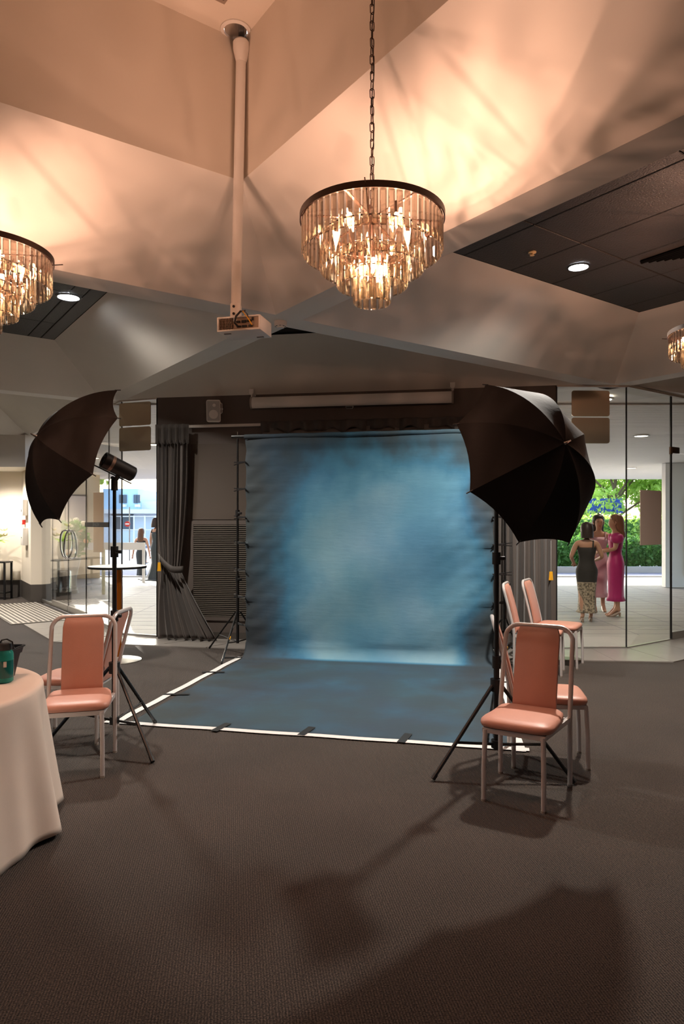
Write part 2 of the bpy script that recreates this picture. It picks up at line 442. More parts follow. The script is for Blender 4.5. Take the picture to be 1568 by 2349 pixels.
# louvre grille, framed
g0, g1 = 437, 700
fr = MB()
zt, zb = zat(500, 1200), zat(500, 1418)
wallbox(fr, g0, g1, zt-.02, zt+.03, .025, .025); wallbox(fr, g0, g1, zb-.03, zb+.02, .025, .025)
wallbox(fr, g0, g0+6, zb+.02, zt-.02, .025, .025); wallbox(fr, g1-6, g1, zb+.02, zt-.02, .025, .025)
grille = struct(fr.build('wall_grille', M['wall_dark'], wall_back, smooth=0))
bk = MB(); wallbox(bk, g0+6, g1-6, zb+.02, zt-.02, .004, .003); bk.build('grille_back', M['void'], wall_back, smooth=0)
sl = MB(); N = 48
for k in range(N):
    z = zb+.02+(zt-zb-.04)*(k+.5)/N
    wallbox(sl, g0+6, g1-6, z-.006, z+.006, .02, .014)
sl.build('grille_slats', mat('louvre', rgb(112, 104, 94), .5), wall_back, smooth=0, kind='stuff')
# flush cover panel above the grille, and skirting
cp = MB(); wallbox(cp, 437, 640, zt+.05, zat(500, 1018), .012, .012); cp.build('wall_panel', mat('panel_grey', rgb(86, 76, 68), .22), wall_back, smooth=0)
sk = MB(); wallbox(sk, 362, 1274, .012, .10, .012, .012); sk.build('skirting', M['skirting'], wall_back, smooth=0)

def vwall(name, p, q, z0, z1, m, th=.15, label='plain wall', side=1, kindname='wall'):
    p, q = V(*p, 0), V(*q, 0); d = (q-p).normalized(); n = V(-d.y, d.x, 0)*side
    b = MB(); b.prism([p, q, q+n*th, p+n*th], z0, z1)
    return struct(b.build(name, m, smooth=0), label, kindname)
# left lobby wall, return pier with tall dark skirting, bulkhead
PIER = [V(-6.95, 14.85, 0), V(-6.27, 13.78, 0), V(-6.0, 13.85, 0), V(-6.1, 14.85, 0)]
b = MB(); b.prism(PIER, 0, 2.72)
pier = struct(b.build('wall_pier', M['wall_cream'], smooth=0), 'cream pier beside the glass entrance with dark skirting', 'wall')
def off_poly(poly, d):
    c = sum(poly, Vector())/len(poly); return [p+(p-c).normalized()*d for p in poly]
b = MB(); b.prism(off_poly(PIER, .02), 0, .36); b.build('skirting', M['skirting'], pier, smooth=0)
wl = vwall('wall_left', (-13.9, 14.9), (-6.9, 14.9), 0, 2.72, M['wall_cream'], label='cream lobby wall behind the console table')
b = MB(); b.box((-10.4, 14.88, .18), (7.0, .04, .36)); b.build('skirting', M['skirting'], wl, smooth=0)
b = MB(); b.prism([V(-13.9, 13.6, 0), V(-6.3, 13.6, 0), V(-5.95, 14.0, 0), V(-6.1, 15.0, 0), V(-13.9, 15.0, 0)], 2.72, 3.36)
struct(b.build('wall_bulkhead', M['plaster'], smooth=0), 'white bulkhead over the lobby recess', 'wall')
vwall('wall_far_left', (-13.9, -7), (-13.9, 14.9), 0, 3.35, M['wall_rear'], label='taupe side wall')
vwall('wall_behind', (-13.9, -7), (9, -7), 0, 3.35, M['wall_rear'], label='taupe wall at the rear of the hall', side=-1)
vwall('wall_right', (9, -7), (9, 13), 0, 3.35, M['wall_rear'], label='taupe right side wall', side=-1)

# ------------------------------------------------------------------ glazing
def pane(name, p, q, z0, z1, label=None, th=.012, top=True, frame=None, edges=True):
    p, q = Vector(p), Vector(q); p.z = q.z = 0; d = (q-p).normalized(); n = V(-d.y, d.x, 0)
    p2, q2 = p+d*.006, q-d*.006
    b = MB(); b.prism([p2-n*th/2, q2-n*th/2, q2+n*th/2, p2+n*th/2], z0, z1)
    o = struct(b.build(name, M['glass'], smooth=0), label, 'window')
    if edges:
        for e in (p, q):
            m = MB(); m.box((e.x, e.y, (z0+z1)/2), (.014, .014, z1-z0), Matrix.Rotation(math.atan2(d.y, d.x), 3, 'Z')); m.build('silicone_joint', M['black_plastic'], o, smooth=0)
    if frame:
        m = MB(); m.prism([p-n*.02, q-n*.02, q+n*.02, p+n*.02], z0-.001, z0+frame); m.build('bottom_rail', M['brushed'], o, smooth=0)
    return o
GL = lambda t: V(-3.14, 9.76, 0)+(-E1)*t
w1 = pane('window_1', onwall(360), GL(0), .012, 3.345, 'fixed glass pane between the tied curtain and the entrance doors', frame=.025)
w2 = pane('window_2', GL(0), GL(.6), .012, 3.345, 'narrow glass pane at the corner of the entrance', frame=.03)
w3 = pane('window_3', GL(.6), GL(1.81), .012, 3.345, 'glass sidelight of the entrance with the mirrored band sign', frame=.06)
d1 = struct(pane('door_1', GL(1.82), GL(2.93), .012, 2.55, None, frame=.12), 'glass entrance door leaf near the sidelight', 'door')
d2 = struct(pane('door_2', GL(2.95), GL(4.1), .012, 2.55, None, frame=.12), 'glass entrance door leaf near the cream pier', 'door')
pane('window_4', GL(1.82), GL(4.1), 2.56, 3.345, 'glass transom over the entrance doors')
pane('window_5', GL(4.11), GL(5.15), .012, 3.345, 'glass sidelight beside the cream pier', frame=.06)
# looped pull handles, one on each leaf
for leaf, t, s in ((d1, 2.80, 1), (d2, 3.06, -1)):
    c = GL(t); c.z = 1.22; nrm = -E2
    m = MB(); pts = []
    for k in range(32):
        an = 2*PI*k/32
        u = .105*math.copysign(abs(math.cos(an))**.7, math.cos(an))*(1-.2*math.sin(an)*s); v = .25*math.copysign(abs(math.sin(an))**.8, math.sin(an))
        pts.append(c+E2*u+V(0,0,v))
    m.tube(pts, .015, 8, closed=True); m.build('pull_handle', M['chrome'], leaf)
GR = lambda t: V(3.62, 8.71, 0)+E2*t
pane('window_6', onwall(1276), GR(0), .012, 3.345, 'tall fixed glass pane beside the right hand curtain', frame=.012)
pane('window_7', GR(0), GR(1.06), .012, 3.345, 'tall glass pane turning back from the corner', frame=.012)
d3 = struct(pane('door_3', GR(1.08), GR(2.1), .012, 2.55, None, frame=.1), 'glass door leaf past the corner pane', 'door')
pane('window_8', GR(1.08), GR(2.1), 2.57, 3.345, 'glass transom above the right door')
pane('window_9', GR(2.12), GR(6.4), .012, 3.345, 'long glass pane running on past the right door', edges=False)
hb = MB(); c = GR(1.07); RZ = Matrix.Rotation(math.atan2(E2.y, E2.x), 3, 'Z')
hb.bbox(c+E2*.09+V(0,0,2.60), (.19, .05, .085), .006, RZ); hb.cyl(c+V(0,0,2.54), c+V(0,0,2.64), .022, n=12)
hb.build('patch_hinge', M['bronze'], d3)
# head channel over the glazing
hc = MB()
for p, q in ((onwall(360), GL(0)), (GL(0), GL(5.15)), (onwall(1276), GR(0)), (GR(0), GR(6.4))):
    d = (q-p).normalized(); d.z = 0; n = V(-d.y, d.x, 0)*.03; p = V(p.x, p.y, 0); q = V(q.x, q.y, 0)
    hc.prism([p-n, q-n, q+n, p+n], 3.33, 3.36)
struct(hc.build('trim_1', mat('head_channel', rgb(196, 186, 172), .5), smooth=0), 'pale head channel over the glazing', 'trim')

# bronzed mirror panels fixed to the glass, rounded corners
def rounded_panel(name, p, q, px0, px1, py0, py1, label, m, rad=.03, th=.008, group=None):
    d = (q-p); d.z = 0; d.normalize(); n = V(d.y, -d.x, 0); o = V(p.x, p.y, 0)+n*.007
    def hit(px, py):
        k = (px-CX)/F; t = (k*o.y-o.x)/(d.x-k*d.y); r = o+d*t; r.z = CAM_H+(HZ-py)/F*r.y; return r
    c = [hit(px0, py0), hit(px1, py0), hit(px1, py1), hit(px0, py1)]
    w_ = (c[1]-c[0]); w_.z = 0; W_ = w_.length; u = w_.normalized(); H_ = c[0].z-c[3].z; prof = []
    for (cx, cz, a0) in ((rad, rad, 180), (W_-rad, rad, 270), (W_-rad, H_-rad, 0), (rad, H_-rad, 90)):
        for k in range(5):
            an = math.radians(a0+k*22.5); prof.append((cx+rad*math.cos(an), cz+rad*math.sin(an)))
    b = MB(); o2 = V(c[0].x, c[0].y, c[3].z)
    b.loft([[o2+u*x+V(0,0,z)+n*th for x, z in prof], [o2+u*x+V(0,0,z) for x, z in prof]], cap=True)
    return tag(b.build(name, m, smooth=0), label, 'panel', group)
for (x0, x1, y0, y1, lab) in ((274, 346, 926, 979, 'upper bronze mirror panel on the glass beside the tied curtain'),
                              (274, 346, 982, 1036, 'lower bronze mirror panel on the glass beside the tied curtain'),
                              (1310, 1397, 896, 955, 'upper bronze mirror panel on the glass behind the large umbrella'),
                              (1310, 1397, 958, 1017, 'lower bronze mirror panel on the glass behind the large umbrella')):
    p_, q_ = (GL(0), onwall(360)) if x0 < 500 else (onwall(1276), GR(0))
    rounded_panel('glass_panel', p_, q_, x0, x1, y0, y1, lab, M['panel_brown'], group='mirror panels on the glazing')

# ------------------------------------------------------------------ outside: porch, road, planting, buildings
M['paving'] = mat('paving', rgb(176, 172, 166), .5, noise_amt=.07, noise_scale=1.5)
M['asphalt'] = mat('asphalt', rgb(120, 122, 134), .85, noise_amt=.12, noise_scale=6)
M['soffit'] = mat('soffit', rgb(232, 228, 222), .6)
M['render_tan'] = mat('render_tan', rgb(234, 210, 172), .8)
M['blue_wall'] = mat('blue_wall', rgb(182, 212, 234), .7)
M['white_wall'] = mat('white_wall', rgb(232, 230, 226), .7)
M['dark_win'] = mat('dark_window', rgb(70, 84, 100), .2)
M['leaf_light'] = mat('leaf_light', rgb(176, 206, 104), .5, noise_amt=.3, noise_scale=3)
M['leaf_dark'] = mat('leaf_dark', rgb(88, 136, 66), .5, noise_amt=.3, noise_scale=3)
M['bark'] = mat('bark', rgb(112, 92, 76), .9)
for nm in ('leaf_light', 'leaf_dark'):
    nt = M[nm].node_tree; pb = nt.nodes['Principled BSDF']; tl = nt.nodes.new('ShaderNodeBsdfTranslucent'); mx = nt.nodes.new('ShaderNodeMixShader'); mx.inputs[0].default_value = .45
    tl.inputs[0].default_value = rgb(190, 222, 96) if nm == 'leaf_light' else rgb(110, 160, 70)
    out = nt.nodes['Material Output']; nt.links.new(pb.outputs[0], mx.inputs[1]); nt.links.new(tl.outputs[0], mx.inputs[2]); nt.links.new(mx.outputs[0], out.inputs[0])
pv = MB()
quad(pv, V(-3.14, 9.76, -.02), V(-6.2, 14.0, -.02), V(-16, 20.5, -.02), V(18, 20.5, -.02), V(18, 18, -.02), V(9, 12.6, -.02), V(3.62, 8.7, -.02), V(2.7, 8.75, -.02), V(-2.5, 9.5, -.02))
porch = struct(pv.build('floor_porch', M['paving'], smooth=0), 'pale paved porch floor outside the glazing', 'floor')
# paving joints as thin recess lines
pj = MB()
for k in range(26):
    y = 10+k*.42; pj.box((0, y, -.0195), (40, .008, .001))
for k in range(26):
    x = -12+k*1.0; pj.box((x+.3, 15.2, -.0195), (.008, 10.6, .001))
pj.build('paving_joints', M['asphalt'], porch, smooth=0, kind='stuff')
rd = MB(); rd.box((0, 70, -.25), (260, 99, .2))
struct(rd.build('floor_road', M['asphalt'], smooth=0), 'grey asphalt road beyond the porch', 'floor')
kb = MB(); kb.box((1, 20.6, -.1), (34, .2, .22)); kb.box((10, 24.2, -.08), (24, .25, .28))
struct(kb.build('trim_kerb', M['paving'], smooth=0), 'concrete kerb along the road', 'trim')
rm = MB()
for k in range(4): rm.box((-8.2+k*.0, 27+k*7, -.147), (.14, 3.4, .004))
tag(rm.build('road_marking', M['white_tape'], smooth=0), 'dashed white lane marking on the road', 'marking', kind='stuff')
# porch roof, boarded underneath, with a fascia
def porch_z(y): return 3.34-.36*(y-9.0)/12.5
rf = MB(); RP = [(-3.55, 9.9), (-7.95, 21.6), (14, 21.6), (14, 14.2), (3.62, 8.75), (2.71, 8.85), (-2.5, 9.65)]
rf.add([V(x, y, porch_z(y)+.03) for x, y in RP]+[V(x, y, porch_z(y)+.45) for x, y in RP],
       [tuple(range(7)), tuple(range(7, 14))]+[(i, (i+1) % 7, 7+(i+1) % 7, 7+i) for i in range(7)])
roof = struct(rf.build('ceiling_porch', M['soffit'], smooth=0), 'white boarded soffit of the entrance porch', 'ceiling')
bd = MB(); k = 0; y = 9.5
while y < 21.4:
    xl = -3.45-(y-9.6)*4.38/12.0+.02; xr = min(13.9, 3.62+(y-8.75)*1.9)
    if y > 9.9: bd.box(((xl+xr)/2, y+.07, porch_z(y+.07)+.012), (xr-xl, .13, .02), Matrix.Rotation(-.029, 3, 'X'))
    y += .145
bd.build('soffit_boards', M['soffit'], roof, smooth=0, kind='stuff')
# recessed porch lamps
for (px, py) in ((1382, 915), (1470, 999), (1447, 1073), (350, 1019), (215, 1050)):
    D = 14.0
    for _ in range(8):
        z = porch_z(D); D = (z-CAM_H)*F/(HZ-py)
    p = V((px-CX)/F*D, D, porch_z(D)-.012)
    t = thing('porch_downlight', 'round glowing downlight in the white porch soffit', 'light', p, group='porch downlights')
    m = MB(); m.lathe([(.145, -.004), (.145, .02), (.12, .02), (.12, -.004), (.145, -.004)], 20); m.build('trim_ring', M['white_plastic'], t)
    m = MB(); m.lathe([(.12, 0.004), (.12, .012)], 20); m.build('lamp_disc', M['emit_warm'], t)
    l = bpy.data.lights.get('porch_lamp') or bpy.data.lights.new('porch_lamp', 'SPOT'); l.energy = 90; l.color = (1, .86, .68); l.spot_size = math.radians(150); l.spot_blend = .6; l.shadow_soft_size = .1
    lo_ = bpy.data.objects.new('porch_lamp', l); C.objects.link(lo_); lo_.parent = t; lo_.location = (0, 0, -.02)

def leaves(name, m, blobs, n, size, parent, seed=1):
    rnd = random.Random(seed); b = MB()
    tot = sum(r[0]*r[1]*r[2] for _, r in blobs)
    for c, r in blobs:
        for _ in range(int(n*r[0]*r[1]*r[2]/tot)+1):
            while True:
                q = V(rnd.uniform(-1,1), rnd.uniform(-1,1), rnd.uniform(-1,1))
                if q.length < 1: break
            q = q*(.55+.45*rnd.random()) if q.length < .5 else q
            p = Vector(c)+V(q.x*r[0], q.y*r[1], q.z*r[2])
            u = V(rnd.gauss(0,1), rnd.gauss(0,1), rnd.gauss(0,1)).normalized(); w_ = u.cross(V(rnd.gauss(0,1), rnd.gauss(0,1), rnd.gauss(0,1))).normalized()
            s_ = size*rnd.uniform(.6, 1.3)
            b.add([p-u*s_, p+w_*s_*.45, p+u*s_, p-w_*s_*.45], [(0,1,2,3)])
    return b.build(name, m, parent, world=True, smooth=0, kind='stuff')
def tree(px, D, h, rad, m, label, seed, n=5000, size=.16, low=.35):
    rnd = random.Random(seed); base = V((px-CX)/F*D, D, -.15)
    t = thing('street_tree', label, 'tree', base, group='trees beyond the road')
    tr = MB(); top = base+V(.2, 0, h*.8)
    tr.tube([base, base+V(.05,0,h*.3), base+V(.12,.05,h*.55), top], [.16, .13, .09, .04], 8)
    blobs = []
    for k in range(9):
        an = rnd.uniform(0, 2*PI); rr = rad*rnd.uniform(.3, .85); z = h*rnd.uniform(low, .95)
        e = base+V(rr*math.cos(an), rr*math.sin(an), z)
        tr.tube([base+V(.08, 0, z*.6), base.lerp(e, .6)+V(0,0,z*.25), e], [.06, .045, .02], 6)
        blobs.append((e, (rad*.55, rad*.55, h*.16)))
    tr.build('trunk', M['bark'], t, world=True)
    leaves('foliage', m, blobs, n, size, t, seed)
tree(1405, 34, 6.5, 3.0, M['leaf_light'], 'leafy light green street tree behind the group of three women', 3, 6500)
tree(1535, 33, 6.0, 2.6, M['leaf_light'], 'leafy light green street tree behind the brown wall panel', 4, 5000)
tree(1290, 37, 7, 3.2, M['leaf_dark'], 'darker green street tree hidden mostly by the umbrella', 5, 4000)
tree(215, 30, 6.6, 2.5, M['leaf_light'], 'pale green tree crown seen over the entrance sidelight', 6, 4500)
def hedge(x0, x1, y, z0, z1, label, m, seed, n=15000):
    t = thing('hedge', label, 'hedge', V((x0+x1)/2, y, -.15))
    core = MB(); core.bbox(((x0+x1)/2, y, (z0+z1)/2), (x1-x0-.2, .3, z1-z0-.3), .1); core.build('hedge_core', M['leaf_dark'], t, world=True)
    blobs = []; k = 0; x = x0
    while x < x1: blobs.append((V(x, y, (z0+z1)/2), (.5, .55, (z1-z0)*.55))); x += .45
    leaves('foliage', m, blobs, n, .085, t, seed)
hedge(6.5, 17, 25.2, -.1, 1.15, 'clipped dark green hedge along the kerb', M['leaf_dark'], 11)
hedge(7, 18, 27.4, .2, 1.9, 'taller light green shrubs behind the clipped hedge', M['leaf_light'], 12)
# blue board beyond the trees
b = MB(); p = at(1364, 1160, 32.4); b.box((p.x+.45, 32.4, p.z), (1.7, .1, .68))
for dx in (-.2, 1.1): b.cyl((p.x+dx, 32.45, -.15), (p.x+dx, 32.45, p.z), .05)
tag(b.build('blue_hoarding', mat('blue_board', rgb(42, 74, 170), .5), smooth=0), 'deep blue board on posts among the trees', 'board')
# light wall and doorway at the right, handrail
b = MB(); q0 = at(1530, 1200, 17); b.box((q0.x+1.9, 17.2, 1.55), (3.8, .2, 3.1))
rw = struct(b.build('wall_porch', M['white_wall'], smooth=0), 'white porch wall at the end of the walkway', 'wall')
b = MB(); b.box((q0.x+1.1, 17.06, 1.3), (1.2, .06, 2.0)); b.build('door_leaf', mat('white_door', rgb(244, 244, 246), .5), rw, smooth=0)
t = thing('handrail', 'white tubular handrail on posts in front of the porch wall', 'handrail', onfloor(1525, 1335))
p = onfloor(1525, 1336)
for dx in (0, 1.3, 2.6):
    m = MB(); m.box((p.x+dx, p.y, .56), (.09, .05, 1.14)); m.build('post', M['white_plastic'], t, world=True, smooth=0)
m = MB(); m.box((p.x+1.3, p.y, 1.16), (2.7, .07, .06)); m.build('rail', M['white_plastic'], t, world=True, smooth=0)
# brown panel on the right pane
def panel_on(p, q, px0, px1, py0, py1, off):
    """panel parallel to the line p-q, moved off metres to the room side"""
    d = (q-p).normalized(); n = V(d.y, -d.x, 0)
    o = p+n*off
    def hit(px):
        k = (px-CX)/F; t = (k*o.y-o.x)/(d.x-k*d.y); return o+d*t
    A, B = hit(px0), hit(px1); D = (A.y+B.y)/2
    return A, B, CAM_H+(HZ-py0)/F*D, CAM_H+(HZ-py1)/F*D, n
A, B, zt_, zb_, n = panel_on(GR(0), GR(1.06), 1467, 1515, 1125, 1250, .01)
b = MB(); b.prism([A, B, B+n*.008, A+n*.008], zb_, zt_)
tag(b.build('door_panel', mat('brown_panel', rgb(196, 172, 156), .3), smooth=0), 'tall brown panel fixed to the corner glass pane', 'panel')
A, B, zt_, zb_, n = panel_on(GL(1.8), GL(.6), 195, 249, 1198, 1209, .012)
zb_, zt_ = zb_-.0, zt_
t = thing('band_sign', 'narrow dark band sign with mirrored grey lettering on the glass sidelight', 'sign', (A+B)/2+V(0, 0, zb_))
b = MB(); b.prism([A, B, B+n*.004, A+n*.004], zb_, zt_); b.build('sign_band', M['black_plastic'], t, world=True, smooth=0)
tx = bpy.data.curves.new('sign_text', 'FONT'); tx.body = 'SNIOV'; tx.size = (zt_-zb_)*1.0; tx.align_x = 'CENTER'; tx.align_y = 'CENTER'; tx.extrude = .0005
to = bpy.data.objects.new('lettering', tx); C.objects.link(to); tx.materials.append(mat('sign_grey', rgb(104, 106, 104), .5))
to.parent = t; dd = (B-A); to.rotation_euler = (PI/2, 0, math.atan2(dd.y, dd.x)); to.location = V(0, 0, (zt_-zb_)/2)+n*.006; to.scale = (1.6, 1, 1)
bpy.context.view_layer.update()
tme = bpy.data.meshes.new_from_object(to.evaluated_get(bpy.context.evaluated_depsgraph_get())); tmo = bpy.data.objects.new('lettering', tme); C.objects.link(tmo)
tmo.parent = t; tmo.rotation_euler = to.rotation_euler; tmo.location = to.location; tmo.scale = to.scale; bpy.data.objects.remove(to); tmo.name = 'lettering'
# tan notice totem outside the sidelight
q = at(226, 1200, 15.5)
t = thing('notice_totem', 'tan notice board on a cream post outside the entrance', 'sign', V(q.x, 15.5, -.02))
m = MB(); m.bbox((q.x, 15.5, CAM_H+(HZ-1198)/F*15.5), (.22, .06, 1.36), .005); m.build('board', M['tan_sign'], t, world=True, smooth=0)
m = MB(); m.box((q.x+.09, 15.56, .5), (.06, .05, 1.04)); m.build('post', mat('cream_post', rgb(236, 228, 190), .5), t, world=True, smooth=0)
# tan exterior wall with framed posters
b = MB(); b.prism([V(-11.5, 17.2, 0), V(-7.15, 20.2, 0), V(-7.35, 20.5, 0), V(-11.7, 17.5, 0)], -.02, 4.2)
tw = struct(b.build('wall_outside', M['render_tan'], smooth=0), 'tan rendered wall outside the entrance', 'wall')
wd = (V(-7.15, 20.2, 0)-V(-11.5, 17.2, 0)).normalized(); wnn = V(wd.y, -wd.x, 0)
for s_ in (3.4, 4.6):
    c = V(-11.5, 17.2, 0)+wd*s_+V(0,0,1.85)
    t = thing('poster_frame', 'thin framed pale poster on the tan outside wall', 'poster', c, group='posters on the tan wall')
    RR = Matrix.Rotation(math.atan2(wd.y, wd.x), 3, 'Z')
    m = MB(); m.box(c+wnn*.02, (.62, .03, 1.15), RR); m.build('frame', M['wall_dark'], t, world=True, smooth=0)
    m = MB(); m.box(c+wnn*.04, (.54, .012, 1.07), RR); m.build('sheet', mat('poster_sheet', rgb(226, 206, 190), .6), t, world=True, smooth=0)
# white low rail outside, running across the view
t = thing('porch_rail', 'cream horizontal rail on posts along the porch edge', 'rail', V(-6.3, 18.6, -.02))
m = MB(); m.box((-6.8, 18.6, CAM_H+(HZ-1253)/F*18.6), (2.9, .06, .2)); m.build('rail', M['white_plastic'], t, world=True, smooth=0)
for x in (-8.1, -6.5, -5.4):
    m = MB(); m.box((x, 18.62, .45), (.07, .05, .95)); m.build('post', M['white_plastic'], t, world=True, smooth=0)
# blue building across the street
def facade_pt(px, py, D=52): return at(px, py, D)
D = 52.0
t = thing('blue_building', 'pale blue two storey building with shuttered windows across the street', 'building', V(-16.5, D, -.15))
def fbox(m, px0, px1, py0, py1, dep, y): 
    a, b_ = at(px0, py1, y), at(px1, py0, y); m.box(((a.x+b_.x)/2, y+dep/2, (a.z+b_.z)/2), (b_.x-a.x, dep, b_.z-a.z))
m = MB(); fbox(m, 225, 410, 1178, 1262, 6, D); m.build('lower_wall', mat('pale_blue', rgb(212, 222, 230), .7), t, world=True, smooth=0)
m = MB(); fbox(m, 236, 316, 1121, 1170, 6, D+1); m.build('upper_wall', M['blue_wall'], t, world=True, smooth=0)
m = MB(); fbox(m, 222, 420, 1168, 1178, 2.4, D-1.4); m.build('awning', M['white_wall'], t, world=True, smooth=0)
for x0, x1 in ((273, 281), (282, 290), (306, 313), (314, 321)):
    m = MB(); fbox(m, x0, x1, 1135, 1154, .12, D+.88); m.build('window', M['dark_win'], t, world=True, smooth=0)
for x0 in (278, 309):
    m = MB(); fbox(m, x0, x0+9, 1157, 1163, .4, D+.55); m.build('air_conditioner', M['white_wall'], t, world=True, smooth=0)
for x0, x1 in ((256, 278), (280, 305)):
    m = MB(); fbox(m, x0, x1, 1179, 1216, .1, D-.1); m.build('shop_window', M['dark_win'], t, world=True, smooth=0)
m = MB(); fbox(m, 324, 420, 1150, 1168, 6, D+2); m.build('rear_wing', M['white_wall'], t, world=True, smooth=0)
# wire fence in front of it
t = thing('site_fence', 'pale tube and wire fence along the far footpath', 'fence', V(-15, 46, -.15))
for px in (258, 278, 307, 332, 356):
    m = MB(); a = at(px, 1200, 46); m.cyl((a.x, 46, -.15), (a.x, 46, 2.1), .05, n=8); m.build('post', M['white_wall'], t, world=True)
for zz in (.1, 1.15, 2.05):
    m = MB(); a, b_ = at(250, 1200, 46), at(362, 1200, 46); m.cyl((a.x, 46, zz), (b_.x, 46, zz), .035, n=6); m.build('rail', M['white_wall'], t, world=True)
# no-entry road sign
t = thing('road_sign', 'small red and white road sign on a thin pole', 'sign', V(*at(298, 1200, 32).xy, -.15))
a = at(293, 1202, 32)
m = MB(); m.cyl((a.x+.08, 32, -.15), (a.x+.08, 32, 2.35), .03, n=8); m.build('pole', M['grey_plastic'], t, world=True)
m = MB(); m.lathe([(.0, -.01), (.13, -.01), (.13, .01), (0, .01)], 20, (a.x, 31.94, a.z), (0,-1,0)); m.build('disc', M['red'], t, world=True)
m = MB(); m.box((a.x, 31.91, a.z), (.18, .02, .05)); m.build('bar', M['white_wall'], t, world=True, smooth=0)
# orange traffic cone
a = at(328, 1200, 30); t = thing('traffic_cone', 'orange traffic cone standing on the far road', 'cone', V(a.x, 30, -.15))
m = MB(); m.lathe([(.16, .03), (.13, .2), (.03, .72), (0, .72)], 16); m.build('cone_body', mat('cone_orange', rgb(240, 110, 50), .5), t)
m = MB(); m.box((0, 0, .015), (.38, .38, .03)); m.build('cone_foot', M['black_plastic'], t, smooth=0)
# steel litter bin and flower urn outside the doors
p = onfloor(146, 1382, -.02)
t = thing('steel_bin', 'cylindrical polished steel bin outside the entrance doors', 'bin', p)
m = MB(); m.lathe([(.145, 0), (.145, .62), (.13, .65), (.13, .60), (0, .60)], 24); m.build('body', M['chrome'], t)
m = MB(); m.lathe([(.15, 0), (.15, .22)], 24); m.build('lower_band', M['skirting'], t)
q = at(165, 1200, 15.8)
t = thing('flower_urn', 'tall urn of cream and peach flowers outside the entrance', 'flowers', V(q.x, 15.8, -.02))
m = MB(); m.lathe([(.16, 0), (.12, .1), (.1, .35), (.2, .8), (.17, .82), (0, .78)], 20); m.build('urn', M['white_plastic'], t)
leaves('greenery', M['leaf_dark'], [(V(q.x, 15.8, 1.25), (.42, .3, .45))], 500, .09, t, 21)
rnd = random.Random(5); PETALS = (mat('peach_petal', rgb(236, 170, 110), .7), mat('cream_petal', rgb(244, 232, 206), .7))
for k in range(22):
    an, rr, z = rnd.uniform(0, 2*PI), rnd.uniform(.1, .42), rnd.uniform(.95, 1.7)
    m = MB(); r = rnd.uniform(.05, .085)
    m.lathe([(0, -r*.6), (r*.6, -r*.45), (r, 0), (r*.75, r*.4), (r*.3, r*.5), (0, r*.3)], 8, (rr*math.cos(an), rr*math.sin(an)*.7, z), (math.cos(an)*.5, -.7, .5))
    m.build('blossom', PETALS[1 if k % 3 else 0], t)

